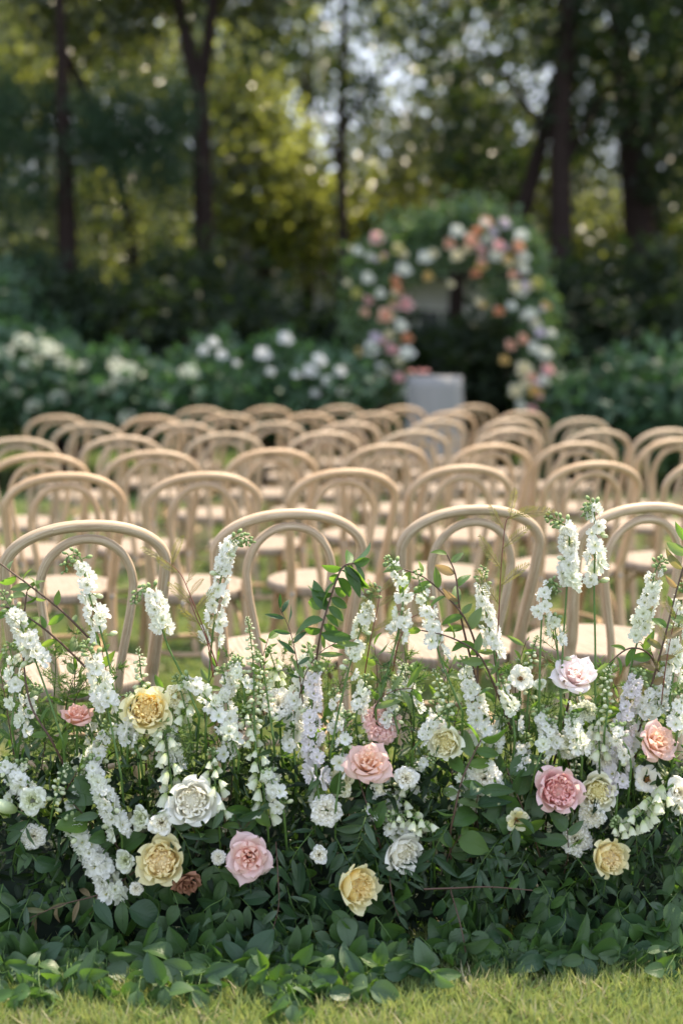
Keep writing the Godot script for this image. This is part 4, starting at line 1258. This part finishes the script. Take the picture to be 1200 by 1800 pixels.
func trees() -> void:
	var fine := clump(8, 0.16, 0.085, 0.5, 1)
	var big := clump(7, 0.26, 0.13, 0.55, 2)
	var needle := clump(16, 0.15, 0.10, 0.16, 3)
	# near dark trees with their trunks
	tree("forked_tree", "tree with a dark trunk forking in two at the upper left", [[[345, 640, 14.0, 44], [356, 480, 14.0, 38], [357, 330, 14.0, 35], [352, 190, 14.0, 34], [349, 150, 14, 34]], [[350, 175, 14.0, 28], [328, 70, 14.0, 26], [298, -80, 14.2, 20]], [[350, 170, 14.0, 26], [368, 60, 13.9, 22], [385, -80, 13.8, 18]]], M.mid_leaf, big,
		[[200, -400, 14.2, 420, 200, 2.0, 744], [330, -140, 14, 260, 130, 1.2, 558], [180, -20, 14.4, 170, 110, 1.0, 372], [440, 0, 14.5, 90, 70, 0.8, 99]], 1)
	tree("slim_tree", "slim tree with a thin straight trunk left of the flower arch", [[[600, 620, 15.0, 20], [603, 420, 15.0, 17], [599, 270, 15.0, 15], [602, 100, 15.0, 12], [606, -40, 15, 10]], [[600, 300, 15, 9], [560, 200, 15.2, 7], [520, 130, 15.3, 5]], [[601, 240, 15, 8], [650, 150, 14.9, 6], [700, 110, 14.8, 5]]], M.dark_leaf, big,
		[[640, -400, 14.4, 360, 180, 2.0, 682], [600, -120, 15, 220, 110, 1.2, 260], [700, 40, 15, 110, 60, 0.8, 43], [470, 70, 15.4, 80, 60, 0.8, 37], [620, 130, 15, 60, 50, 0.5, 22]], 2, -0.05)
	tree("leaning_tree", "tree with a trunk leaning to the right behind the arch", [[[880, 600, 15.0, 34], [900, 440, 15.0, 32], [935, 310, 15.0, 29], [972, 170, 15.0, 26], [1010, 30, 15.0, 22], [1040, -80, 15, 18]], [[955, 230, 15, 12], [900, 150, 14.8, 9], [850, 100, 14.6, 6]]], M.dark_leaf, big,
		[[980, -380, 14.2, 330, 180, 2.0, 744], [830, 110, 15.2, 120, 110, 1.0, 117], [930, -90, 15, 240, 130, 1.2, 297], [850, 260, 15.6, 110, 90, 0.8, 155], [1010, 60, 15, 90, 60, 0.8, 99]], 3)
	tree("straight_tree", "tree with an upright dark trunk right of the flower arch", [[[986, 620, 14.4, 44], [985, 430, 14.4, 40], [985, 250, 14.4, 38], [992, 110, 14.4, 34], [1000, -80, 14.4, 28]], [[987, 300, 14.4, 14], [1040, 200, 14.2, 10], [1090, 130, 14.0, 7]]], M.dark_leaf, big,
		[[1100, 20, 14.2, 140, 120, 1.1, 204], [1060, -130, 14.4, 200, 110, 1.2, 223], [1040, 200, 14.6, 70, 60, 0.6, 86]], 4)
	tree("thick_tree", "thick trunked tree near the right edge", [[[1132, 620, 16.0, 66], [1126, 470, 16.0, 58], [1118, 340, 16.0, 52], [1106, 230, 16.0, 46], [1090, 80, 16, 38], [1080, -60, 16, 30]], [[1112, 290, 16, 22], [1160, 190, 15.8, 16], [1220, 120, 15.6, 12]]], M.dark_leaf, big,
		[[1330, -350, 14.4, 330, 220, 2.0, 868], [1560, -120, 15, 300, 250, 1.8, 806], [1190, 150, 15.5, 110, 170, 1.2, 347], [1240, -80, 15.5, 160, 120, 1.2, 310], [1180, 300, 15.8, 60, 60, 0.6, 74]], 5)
	tree("dark_conifer", "dark blue green conifer filling the upper left", [[[120, 640, 13.2, 40], [118, 420, 13.2, 34], [112, 200, 13.2, 26], [105, 0, 13.2, 18], [100, -120, 13.2, 10]]], M.cool_leaf, needle,
		[[110, 240, 13.2, 210, 60, 0.9, 620], [220, 310, 13.0, 120, 40, 0.7, 200], [40, 350, 13.3, 120, 50, 0.9, 220], [230, 180, 13.0, 120, 40, 0.7, 260], [20, 160, 13.4, 110, 50, 0.9, 240], [270, 250, 13, 70, 70, 0.6, 130], [60, 480, 13.3, 150, 50, 0.8, 160]], 6, 0.06)
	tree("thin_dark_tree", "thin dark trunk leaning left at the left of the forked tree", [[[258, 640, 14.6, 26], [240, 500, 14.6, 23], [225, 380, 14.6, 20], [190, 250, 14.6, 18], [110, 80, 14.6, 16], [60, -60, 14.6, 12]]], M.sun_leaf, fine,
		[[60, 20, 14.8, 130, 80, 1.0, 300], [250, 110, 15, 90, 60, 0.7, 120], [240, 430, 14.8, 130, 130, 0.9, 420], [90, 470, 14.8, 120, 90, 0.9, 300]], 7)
	# brighter trees behind them, lit from the far side
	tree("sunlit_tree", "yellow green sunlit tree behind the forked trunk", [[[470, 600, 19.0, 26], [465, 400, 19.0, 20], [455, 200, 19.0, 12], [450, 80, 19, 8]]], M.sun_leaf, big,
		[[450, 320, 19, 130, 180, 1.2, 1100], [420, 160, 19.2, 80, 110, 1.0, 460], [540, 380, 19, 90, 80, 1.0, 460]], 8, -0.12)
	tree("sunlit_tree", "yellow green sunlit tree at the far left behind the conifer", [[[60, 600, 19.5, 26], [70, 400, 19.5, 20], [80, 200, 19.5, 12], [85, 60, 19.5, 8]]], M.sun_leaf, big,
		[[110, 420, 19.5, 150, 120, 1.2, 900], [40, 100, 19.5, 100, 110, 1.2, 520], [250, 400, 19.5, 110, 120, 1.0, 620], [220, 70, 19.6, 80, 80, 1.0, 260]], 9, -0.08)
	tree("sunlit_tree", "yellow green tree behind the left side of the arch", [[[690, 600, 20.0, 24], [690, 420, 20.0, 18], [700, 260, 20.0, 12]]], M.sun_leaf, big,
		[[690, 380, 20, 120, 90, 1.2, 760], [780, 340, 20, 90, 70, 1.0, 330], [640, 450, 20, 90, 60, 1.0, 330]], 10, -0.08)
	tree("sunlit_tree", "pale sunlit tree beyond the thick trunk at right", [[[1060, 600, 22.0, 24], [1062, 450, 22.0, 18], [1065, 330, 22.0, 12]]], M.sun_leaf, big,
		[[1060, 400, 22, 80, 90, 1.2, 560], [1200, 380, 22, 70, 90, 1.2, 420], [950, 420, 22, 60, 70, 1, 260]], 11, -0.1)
	tree("dense_tree", "dense dark tree far behind the middle of the arch", [[[800, 600, 18, 30], [805, 400, 18, 24], [810, 180, 18, 14], [812, 60, 18, 9]]], M.mid_leaf, big,
		[[800, 230, 18, 130, 110, 1.2, 260], [760, 60, 18, 130, 70, 1.2, 50], [880, 330, 18, 110, 80, 1.2, 420], [700, 270, 18.5, 90, 60, 1, 90]], 12, -0.1)
	tree("dense_tree", "dense dark tree far behind the right hand trunks", [[[1150, 600, 19, 30], [1150, 400, 19, 24], [1150, 180, 19, 14], [1150, 60, 19, 9]]], M.mid_leaf, big,
		[[1150, 200, 19, 130, 170, 1.4, 300], [1020, 280, 19, 80, 80, 1.2, 130], [1000, 100, 19, 100, 80, 1.2, 170]], 13, -0.1)
	tree("dense_tree", "dense dark tree far behind the slim trunk", [[[540, 600, 21, 30], [540, 400, 21, 24], [540, 180, 21, 14], [540, 60, 21, 9]]], M.mid_leaf, big,
		[[540, 120, 21, 130, 50, 1.4, 40], [480, 20, 21, 120, 70, 1.4, 90], [590, 420, 21, 110, 110, 1.4, 420]], 14, -0.05)
	# the wood goes on to either side of the view
	tree("edge_tree", "dark trunked tree standing left of the conifer at the wood's edge", [[[-260, 640, 15.5, 44], [-255, 400, 15.5, 36], [-250, 150, 15.5, 28], [-246, -60, 15.5, 20]]], M.mid_leaf, big,
		[[-250, 60, 15.5, 190, 190, 1.4, 420], [-300, 340, 15.8, 170, 120, 1.2, 260]], 15)
	tree("edge_tree", "second dark trunked tree left of the wood's conifer", [[[-640, 640, 17, 44], [-630, 400, 17, 36], [-620, 150, 17, 28], [-616, -60, 17, 20]]], M.sun_leaf, big,
		[[-620, 80, 17, 220, 220, 1.4, 520], [-560, 380, 17, 190, 120, 1.2, 260]], 16)
	tree("edge_tree", "dark trunked tree right of the thick trunk at the wood's edge", [[[1480, 640, 17, 44], [1475, 400, 17, 36], [1470, 150, 17, 28], [1466, -60, 17, 20]]], M.mid_leaf, big,
		[[1470, 100, 17, 200, 200, 1.4, 420], [1500, 380, 17, 190, 130, 1.2, 260]], 17)
	tree("edge_tree", "second dark trunked tree right of the thick trunk", [[[1850, 640, 17, 44], [1845, 400, 17, 36], [1840, 150, 17, 28], [1836, -60, 17, 20]]], M.sun_leaf, big,
		[[1840, 80, 17, 220, 220, 1.4, 520], [1800, 380, 17, 190, 120, 1.2, 260]], 18)
	# understorey
	var dark := [["dark shrub under the conifer at the left", [[80, 560, 13, 150, 50, 0.8, 520], [20, 500, 13.4, 50, 40, 0.5, 90]]], ["dark shrub beside the forked trunk", [[290, 580, 13, 130, 45, 0.8, 560], [330, 500, 13.3, 40, 60, 0.5, 90]]], ["dark shrub between the forked trunk and the arch", [[470, 600, 13.6, 110, 36, 0.7, 460], [430, 550, 13.8, 50, 40, 0.5, 120]]],
		["dark shrub behind the right foot of the arch", [[870, 660, 13.0, 90, 90, 0.7, 900]]], ["dark hedge like shrub right of the arch", [[1050, 620, 13.4, 120, 95, 0.8, 1300], [1010, 520, 13.6, 40, 50, 0.5, 100]]], ["dark shrub at the right edge", [[1190, 620, 13.2, 100, 100, 0.8, 1200], [1150, 480, 13.4, 30, 40, 0.5, 70]]], ["dark shrub behind the left foot of the arch", [[640, 620, 13.6, 90, 60, 0.7, 560]]], ["dark shrub left of the conifer", [[-210, 560, 13.4, 170, 80, 0.8, 700]]], ["dark shrub far left at the edge of the wood", [[-560, 570, 14.0, 200, 80, 0.8, 700]]], ["dark shrub beyond the right edge hedge", [[1400, 590, 13.6, 150, 90, 0.8, 700]]], ["dark shrub far right at the edge of the wood", [[1720, 590, 14.0, 180, 80, 0.8, 700]]], ["low dark shrub seen through the arch", [[790, 660, 14.0, 90, 34, 0.6, 420]]]]
	for i in dark.size():
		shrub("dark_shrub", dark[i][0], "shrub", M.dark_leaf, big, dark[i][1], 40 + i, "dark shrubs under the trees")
	var low := [["low broad leaved plant at the lower right before the hedge", [[1110, 700, 12.2, 70, 50, 0.4, 260]]], ["low broad leaved plant at the right edge", [[1190, 715, 12.0, 50, 55, 0.4, 240]]], ["low broad leaved plant right of the arch foot", [[1010, 720, 12.2, 60, 40, 0.4, 220]]]]
	shrub("pale_bush", "pale green airy bush above the hydrangeas at the left edge", "shrub", M.shrub_leaf, fine, [[-5, 540, 12.4, 60, 62, 0.5, 420], [90, 590, 12.5, 50, 22, 0.4, 140]], 66)
	for i in low.size():
		shrub("low_plant", low[i][0], "shrub", M.shrub_leaf, big, low[i][1], 60 + i, "low broad leaved plants")
	# the far edge of the wood, tall and ragged, with holes towards the sky
	var holes := [[545, 255, 36, 32], [590, 212, 26, 30], [556, 196, 18, 18], [510, 60, 28, 22], [250, 40, 50, 60], [610, 40, 40, 40], [690, 190, 34, 30], [727, 150, 26, 25], [760, 50, 30, 28], [808, 78, 28, 25], [860, 60, 36, 30], [950, 145, 35, 40], [925, 280, 40, 60], [1085, 40, 45, 60], [1090, 190, 45, 45], [1010, 130, 25, 40], [650, 110, 45, 35], [770, 200, 60, 30], [735, 310, 40, 20], [1080, 260, 30, 30], [510, 190, 40, 40]]
	var noise := FastNoiseLite.new()
	noise.seed = 17
	noise.frequency = 0.55
	for k in 3:
		var where := []
		rng.seed = 909 + k
		for i in [15000, 5200, 4400][k]:
			var u := rf(-1150, 2350)
			var v := 560.0 - 640.0 * pow(rf(0, 1), 0.9)
			var d := rf(25, 32)
			var p := at(u, v, d)
			if p.y < 0.2 or noise.get_noise_3dv(p) > 0.17 + 0.22 * absf(u - 760) / 700.0 + 0.5 * smoothstep(330.0, 480.0, v):
				continue
			var open_ := false
			for h in holes:
				if Vector2((u - h[0]) / h[2], (v - h[1]) / h[3]).length() < rf(0.75, 1.25):
					open_ = true
			if open_ and rf(0, 1) < 0.97:
				continue
			where.append(Transform3D(Basis(rv().normalized(), rf(0, TAU)) * rf(1.1, 1.9), p))
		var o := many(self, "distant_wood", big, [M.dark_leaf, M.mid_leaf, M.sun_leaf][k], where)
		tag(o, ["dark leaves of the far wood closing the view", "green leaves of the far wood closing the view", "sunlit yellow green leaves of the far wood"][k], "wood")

func head_mesh(seed_: int) -> ArrayMesh:  # hydrangea head, one unit across
	rng.seed = 4400 + seed_
	var mb := MB.new()
	for i in 110:
		var d := rv().normalized()
		if d.y < -0.55:
			continue
		var p := d * Vector3(0.5, 0.42, 0.5) * rf(0.9, 1.04)
		var x := frame(rv(), d + rv(0.4), p, 0.075)
		for k in 4:
			var g := TAU * k / 4
			var a := mb.add(x * Vector3(0, 0, 0), Vector2.ZERO, Color(0.74, 0.78, 0.62))
			var b := mb.add(x * Vector3(cos(g - 0.6), sin(g - 0.6), 0.15), Vector2.ZERO, Color(0.8, 0.82, 0.74))
			var c := mb.add(x * Vector3(cos(g) * 1.25, sin(g) * 1.25, 0.3), Vector2.ZERO, Color(0.82, 0.83, 0.76))
			var e := mb.add(x * Vector3(cos(g + 0.6), sin(g + 0.6), 0.15), Vector2.ZERO, Color(0.8, 0.82, 0.74))
			mb.tri(a, b, c)
			mb.tri(a, c, e)
	return mb.mesh()

func small_rose_mesh(cols: Array, seed_: int) -> ArrayMesh:  # one unit across, for blooms far away
	rng.seed = 4500 + seed_
	var mb := MB.new()
	for i in 15:
		var f := i / 14.0
		var b := Basis(Vector3.UP, i * 2.39996)
		var L := lerpf(0.38, 0.55, f)
		var W := lerpf(0.14, 0.34, f)
		var tilt := lerpf(0.1, 1.1, f)
		var ph := rf(0, TAU)
		var fn := func(s: float, t: float) -> Vector3:
			var w := W * pow(t, 0.5) * sqrt(maxf(0, 1 - pow(t, 6.0) * 0.9))
			var a := tilt * (0.6 + 0.6 * t)
			return b * Vector3(s * w, L * t * cos(a) + 0.03 * sin(s * 4 + ph) * t, L * t * sin(a) - s * s * w * 0.5 + 0.03)
		var col: Color = cols[0].lerp(cols[1], f)
		mb.sheet(fn, 3, 4, func(_s: float, _t: float) -> Color: return col)
	return mb.mesh()

func garden_beds() -> void:
	var leafc := clump(7, 0.13, 0.11, 0.6, 9)
	var heads := [head_mesh(0), head_mesh(1), head_mesh(2)]
	var beds := [["hydrangea bush with white heads at the left edge", [[10, 670, 11.9, 100, 84, 0.45, 640], [30, 620, 11.9, 50, 40, 0.3, 120]], [[40, 603, 36], [8, 624, 34], [78, 612, 36], [55, 641, 34], [24, 690, 24]]],
		["hydrangea bush with white heads, second from the left", [[130, 692, 11.8, 90, 58, 0.45, 500], [105, 640, 11.8, 36, 30, 0.3, 70]], [[92, 618, 32], [112, 640, 26], [145, 646, 24], [105, 700, 32], [155, 706, 28], [60, 715, 26]]],
		["hydrangea bush with a cluster of white heads in its middle", [[230, 700, 11.7, 90, 52, 0.45, 500], [210, 655, 11.7, 40, 28, 0.3, 70]], [[205, 642, 28], [216, 662, 38], [228, 648, 26], [188, 684, 36], [225, 735, 30]]],
		["hydrangea bush with a single white head before the forked trunk", [[340, 706, 11.6, 90, 48, 0.45, 460], [325, 668, 11.6, 30, 20, 0.3, 40]], [[332, 655, 32], [290, 712, 18]]]]
	for i in beds.size():
		var o := shrub("hydrangea", beds[i][0], "hydrangea", M.shrub_leaf, leafc, beds[i][1], 70 + i, "white hydrangeas beside the chairs")
		for k in beds[i][2].size():
			var q: Array = beds[i][2][k]
			var d: float = beds[i][1][0][2] - 0.42
			rng.seed = 333 + i * 20 + k
			part(o, "flower_head", heads[k % 2], M.petal, Transform3D(Basis(Vector3.UP, rf(0, TAU)) * (q[2] * d / FOCAL), at(q[0], q[1], d) - o.position))
	var wr := small_rose_mesh([Color(0.80, 0.80, 0.78), Color(0.84, 0.85, 0.86)], 3)
	var bushes := [["white rose bush just left of the flower arch", [[470, 704, 11.9, 110, 52, 0.45, 540], [380, 640, 11.9, 40, 40, 0.3, 70], [490, 640, 11.9, 40, 46, 0.3, 70]], [[375, 604, 22], [358, 618, 20], [390, 626, 22], [462, 625, 30], [501, 598, 28], [475, 655, 18], [415, 640, 14]]],
		["white rose bush touching the left foot of the arch", [[570, 690, 11.7, 80, 56, 0.45, 480]], [[560, 636, 28], [545, 655, 28], [597, 655, 24], [575, 672, 24], [554, 692, 18], [520, 660, 16], [600, 690, 18]]]]
	for i in bushes.size():
		var o := shrub("rose_bush", bushes[i][0], "rose bush", M.shrub_leaf, leafc, bushes[i][1], 80 + i, "white rose bushes")
		for k in bushes[i][2].size():
			var q: Array = bushes[i][2][k]
			var d: float = bushes[i][1][0][2] - 0.45
			part(o, "bloom", wr, M.petal, frame(Vector3(0.2, 0.5, 1), Vector3(1, 0, 0), at(q[0], q[1], d) - o.position, q[2] * d / FOCAL))

func arch() -> void:
	var D := 12.0
	var path := []
	for q in [[690, 760], [692, 690], [686, 620], [676, 560], [680, 490], [706, 440], [750, 408], [810, 392], [868, 396], [912, 430], [932, 490], [936, 560], [938, 640], [934, 760]]:
		path.append(at(q[0], q[1], D))
	path[0].y = 0.0
	path[-1].y = 0.0
	var root := Vector3((path[0].x + path[-1].x) / 2, 0, path[0].z)
	var o := thing("flower_arch", "round garden arch wrapped in foliage behind the chairs", "arch", "", Transform3D(Basis.IDENTITY, root))
	var pts := smooth(path, 5)
	for i in pts.size():
		pts[i] -= root
	part(o, "hoop_frame", wire(pts, 0.022, 0.022, 8), M.bark)
	rng.seed = 515
	var where := []
	for i in 1250:
		var t := rf(0, 1)
		var q := along(pts, t)
		var r := (0.14 if t > 0.3 else 0.21) * (0.95 + 0.55 * sin(t * 31.0) * sin(t * 83.0 + 1.0))
		where.append(Transform3D(Basis(rv().normalized(), rf(0, TAU)) * rf(0.7, 1.2), q[0] + ball() * r + Vector3(-0.10 if t < 0.42 else 0.0, 0, 0)))
	for b in [[655, 470, 60, 60, 130], [700, 420, 60, 40, 120], [790, 385, 70, 26, 110], [640, 560, 40, 60, 90], [650, 660, 40, 60, 110], [960, 600, 30, 50, 50], [830, 440, 60, 30, 120], [870, 500, 25, 40, 60], [720, 470, 25, 30, 40], [960, 690, 40, 40, 70], [760, 450, 40, 30, 60]]:
		for i in int(b[4] * 0.5):
			var q := ball()
			where.append(Transform3D(Basis(rv().normalized(), rf(0, TAU)) * rf(0.7, 1.2), at(b[0], b[1], D) - root + Vector3(q.x * b[2], q.y * b[3], q.z * 20) * D / FOCAL))
	many(o, "foliage", clump(7, 0.085, 0.075, 0.5, 12), M.arch_leaf, where)
	var hues := {"pink": [Color(0.76, 0.42, 0.43), Color(0.84, 0.58, 0.58)], "peach": [Color(0.76, 0.42, 0.28), Color(0.84, 0.58, 0.46)], "rust": [Color(0.62, 0.28, 0.14), Color(0.70, 0.36, 0.22)], "golden": [Color(0.66, 0.45, 0.14), Color(0.76, 0.58, 0.26)],
		"cream": [Color(0.76, 0.68, 0.42), Color(0.80, 0.76, 0.58)], "white": [Color(0.78, 0.80, 0.72), Color(0.82, 0.83, 0.79)], "lilac": [Color(0.64, 0.56, 0.66), Color(0.72, 0.66, 0.74)], "yellow": [Color(0.50, 0.50, 0.14), Color(0.60, 0.58, 0.22)]}
	var meshes := {}
	for h in hues:
		meshes[h] = small_rose_mesh(hues[h], meshes.size())
	# spots on a 3x enlargement whose corner lies at (600, 340)
	var blooms := [[187, 240, "pink", 30], [300, 300, "yellow", 28], [440, 345, "white", 28], [485, 320, "cream", 20], [325, 410, "white", 30], [460, 440, "golden", 24], [285, 465, "rust", 24], [295, 520, "rust", 24], [270, 585, "yellow", 22], [335, 590, "pink", 34], [235, 650, "peach", 34], [140, 565, "pink", 22], [120, 635, "peach", 20], [250, 750, "cream", 26], [315, 700, "white", 30], [345, 768, "rust", 26], [265, 830, "pink", 28], [350, 850, "white", 32], [178, 765, "lilac", 24], [160, 822, "white", 30], [85, 842, "golden", 20], [300, 892, "cream", 22], [210, 930, "white", 30], [305, 972, "pink", 26], [105, 982, "peach", 26], [180, 990, "cream", 16], [332, 1050, "white", 22], [140, 450, "white", 26], [75, 530, "yellow", 22], [205, 530, "white", 24], [30, 475, "cream", 14], [85, 310, "white", 20], [155, 335, "white", 22], [215, 345, "yellow", 20],
		[570, 270, "peach", 26], [610, 205, "white", 30], [680, 255, "peach", 30], [712, 205, "rust", 20], [762, 160, "peach", 30], [855, 165, "lilac", 26], [795, 205, "lilac", 24], [770, 250, "white", 28], [825, 285, "pink", 28], [732, 305, "pink", 22], [812, 330, "white", 28], [740, 380, "golden", 24], [710, 428, "rust", 22], [872, 350, "golden", 24], [922, 285, "peach", 28], [945, 230, "white", 28], [960, 345, "white", 26], [955, 405, "white", 28], [900, 432, "peach", 20], [908, 497, "cream", 28], [968, 492, "lilac", 26], [940, 525, "white", 24], [1020, 480, "yellow", 28], [610, 335, "cream", 24], [655, 305, "cream", 22], [575, 480, "cream", 18],
		[828, 628, "rust", 26], [745, 590, "golden", 18], [895, 600, "white", 22], [995, 640, "white", 28], [1022, 692, "white", 28], [1048, 742, "lilac", 24], [952, 770, "peach", 28], [885, 806, "peach", 26], [857, 884, "golden", 24], [1010, 820, "white", 30], [1072, 850, "white", 26], [1082, 935, "pink", 30], [958, 930, "cream", 32], [1000, 975, "peach", 24], [915, 1048, "cream", 30], [1015, 1055, "golden", 30], [1062, 992, "white", 26], [1078, 600, "golden", 24], [940, 1120, "white", 24], [1000, 1145, "pink", 24], [965, 1010, "cream", 22], [1100, 740, "white", 18]]
	rng.seed = 2050
	for i in 46:  # smaller filler blooms beside the big ones
		var b: Array = blooms[rng.randi() % 80]
		blooms.append([b[0] + rf(-34, 34), b[1] + rf(-30, 30), ["white", "cream", "pink", "white", "cream", "lilac"][rng.randi() % 6], rf(12, 17)])
	for i in blooms.size():
		var q: Array = blooms[i]
		var u: float = 600 + q[0] / 3.0
		var v: float = 340 + q[1] / 3.0
		rng.seed = 2100 + i
		var d := D - 0.23 + rf(-0.06, 0.06)
		var zone := "left leg"
		if u > 880 and v > 520:
			zone = "right leg"
		elif u > 880:
			zone = "upper right shoulder"
		elif u > 770 and v < 500:
			zone = "top"
		elif v < 500:
			zone = "upper left shoulder"
		elif u > 770:
			zone = "inner right side"
		var r := part(self, "arch_rose", meshes[q[2]], M.petal, frame(Vector3(rf(-0.4, 0.4), rf(0, 0.6), 1), Vector3(1, 0, 0), at(u, v, d), q[3] * d / FOCAL * rf(0.80, 1.0)))
		tag(r, "%s rose fastened to the %s of the arch" % [q[2], zone], "rose", "roses on the flower arch")

func table() -> void:
	var c := at(764, 661, 11.3)
	var o := thing("cocktail_table", "high round table under a pale cloth beside the arch", "table", "", Transform3D(Basis.IDENTITY, Vector3(c.x, 0, c.z)))
	var h := c.y
	var mb := MB.new()
	mb.lathe(PackedVector2Array([Vector2(0.02, 0), Vector2(0.19, 0.004), Vector2(0.19, 0.02), Vector2(0.03, 0.04), Vector2(0.03, h - 0.03), Vector2(0.22, h - 0.03), Vector2(0.225, h - 0.012), Vector2(0.001, h - 0.01)]), 28)
	part(o, "pedestal", mb.mesh(), M.bark)
	mb = MB.new()
	var start := 0
	var rows := 14
	var cols := 96
	for i in rows + 1:
		for k in cols + 1:
			var g := TAU * k / cols
			var f := float(i) / rows
			var p: Vector3
			if i < 3:
				var r := 0.235 * (0.02 + 0.98 * i / 2.0)
				p = Vector3(cos(g) * r, h, sin(g) * r)
			else:
				var t := (i - 2.0) / (rows - 2.0)
				var fold := (sin(g * 9.0) * 0.6 + sin(g * 4.0 + 1.0) * 0.5 + sin(g * 17.0 + 2.0) * 0.2) * 0.034 * t
				var r := 0.237 + 0.008 * t + fold
				p = Vector3(cos(g) * r, h - 0.008 - (h - 0.03) * t, sin(g) * r)
			mb.add(p, Vector2(float(k) / cols, f))
	mb.lattice(start, rows + 1, cols + 1)
	part(o, "tablecloth", mb.mesh(), plain(lin(0.225, 0.225, 0.228), 0.85))
	for i in 3:
		rng.seed = 70 + i
		var p := at([722, 738, 748, 760][i], [650, 646, 652, 655][i], 11.25)
		p.y = h + 0.03
		p.z = c.z + [0.05, 0.0, 0.1, -0.05][i]
		var m := small_rose_mesh([Color(0.62, 0.30, 0.29), Color(0.74, 0.48, 0.47)], 40 + i)
		var r := part(self, "table_rose", m, M.petal, frame(Vector3(rf(-0.4, 0.4), 1, 0.5), Vector3(1, 0, 0), p, 0.065))
		tag(r, "pink bloom lying on the cloth covered table", "rose", "blooms on the table")

func far_buildings() -> void:
	# low brick wall and a pale house glimpsed between the trees
	var c := at(690, 596, 17.0)
	var o := thing("brick_wall", "low dark red wall behind the arch", "wall", "", Transform3D(Basis.IDENTITY, Vector3(c.x, 0, c.z)))
	var mb := MB.new()
	mb.block(Transform3D(Basis.IDENTITY, Vector3(0, 0.62, 0)), Vector3(3.4, 1.24, 0.22))
	part(o, "wall_body", mb.mesh(), plain(lin(0.16, 0.045, 0.03), 0.85))
	mb = MB.new()
	mb.block(Transform3D(Basis.IDENTITY, Vector3(0, 1.272, 0)), Vector3(3.46, 0.06, 0.28))
	part(o, "coping", mb.mesh(), plain(lin(0.2, 0.07, 0.045), 0.85))
	c = at(660, 560, 23.0)
	o = thing("garden_house", "pale grey house glimpsed through the trees behind the arch", "house", "", Transform3D(Basis.IDENTITY, Vector3(c.x, 0, c.z)))
	mb = MB.new()
	mb.block(Transform3D(Basis.IDENTITY, Vector3(0.2, 1.35, -1.5)), Vector3(4.6, 2.7, 3.0))
	part(o, "wall", mb.mesh(), plain(lin(0.42, 0.41, 0.42), 0.8))
	mb = MB.new()
	mb.tube(PackedVector3Array([Vector3(-2.4, 2.72, -1.5), Vector3(2.8, 2.72, -1.5)]), PackedFloat32Array([1.9]), 4)
	part(o, "roof", mb.mesh(), plain(lin(0.07, 0.065, 0.065), 0.8), Transform3D(Basis.from_scale(Vector3(1, 0.5, 1)), Vector3(0, 1.36, 0)))
	for wx in [-1.35, 1.15]:
		mb = MB.new()
		for e in [[-0.43, 0, 0.06, 1.2], [0.43, 0, 0.06, 1.2], [0, 0.57, 0.80, 0.06], [0, -0.57, 0.80, 0.06], [0, 0, 0.04, 1.08]]:
			mb.block(Transform3D(Basis.IDENTITY, Vector3(wx + e[0], 1.45 + e[1], 0.03)), Vector3(e[2], e[3], 0.06))
		var w := part(o, "window", mb.mesh(), plain(lin(0.5, 0.5, 0.5), 0.6))
		mb = MB.new()
		mb.block(Transform3D(Basis.IDENTITY, Vector3(wx, 1.45, 0.012)), Vector3(0.79, 1.07, 0.02))
		part(w, "pane", mb.mesh(), plain(lin(0.04, 0.05, 0.055), 0.1))

# ------------------------------------------------------------------ labels that would be shared get a place in their row
func settle_labels() -> void:
	var by := {}
	for o in get_children():
		if o is Node3D and o.has_meta("label"):
			by.get_or_add(o.get_meta("label"), []).append(o)
	for l in by:
		var a: Array = by[l]
		if a.size() < 2:
			continue
		a.sort_custom(func(p, q): return across(p.position) < across(q.position))
		for i in a.size():
			a[i].set_meta("label", "%s, %s from left" % [l, nth(i)])

func _ready() -> void:
	cam = Camera3D.new()
	cam.name = "camera"
	cam.fov = rad_to_deg(2.0 * atan(900.0 / FOCAL))
	cam.position = Vector3(0, EYE, 0)
	cam.rotation.x = -PITCH
	cam.near = 0.05
	cam.far = 400
	add_child(cam)
	cam.current = true
	var we := WorldEnvironment.new()
	we.name = "world"
	var env := Environment.new()
	env.background_mode = Environment.BG_SKY
	var sm := ProceduralSkyMaterial.new()
	sm.sky_top_color = Color(0.74, 0.79, 0.88)
	sm.sky_horizon_color = Color(0.93, 0.94, 0.95)
	sm.sky_curve = 0.12
	sm.ground_bottom_color = Color(0.20, 0.22, 0.14)
	sm.ground_horizon_color = Color(0.45, 0.48, 0.40)
	sm.sun_angle_max = 1.0
	env.sky = Sky.new()
	env.sky.sky_material = sm
	env.background_energy_multiplier = 1.0
	env.tonemap_mode = Environment.TONE_MAPPER_LINEAR
	env.tonemap_exposure = 2.5
	env.sdfgi_enabled = true
	env.ssao_enabled = true
	env.ssil_enabled = true
	var lens := CameraAttributesPhysical.new()
	lens.frustum_focal_length = 46.0
	lens.frustum_focus_distance = 2.88
	lens.exposure_aperture = 1.48
	we.camera_attributes = lens
	we.environment = env
	add_child(we)
	var sun := DirectionalLight3D.new()
	sun.name = "sun"
	sun.light_energy = 1.4
	sun.light_color = Color(1.0, 0.93, 0.82)
	sun.light_angular_distance = 0.5
	sun.shadow_enabled = true
	add_child(sun)
	sun.look_at_from_position(Vector3(0.64, 1.48, -0.56), Vector3.ZERO)
	make_materials()
	leaf_library()
	lawn()
	trees()
	far_buildings()
	garden_beds()
	arch()
	table()
	chairs()
	bank_base()
	vines()
	branches()
	ferns()
	flowers()
	settle_labels()
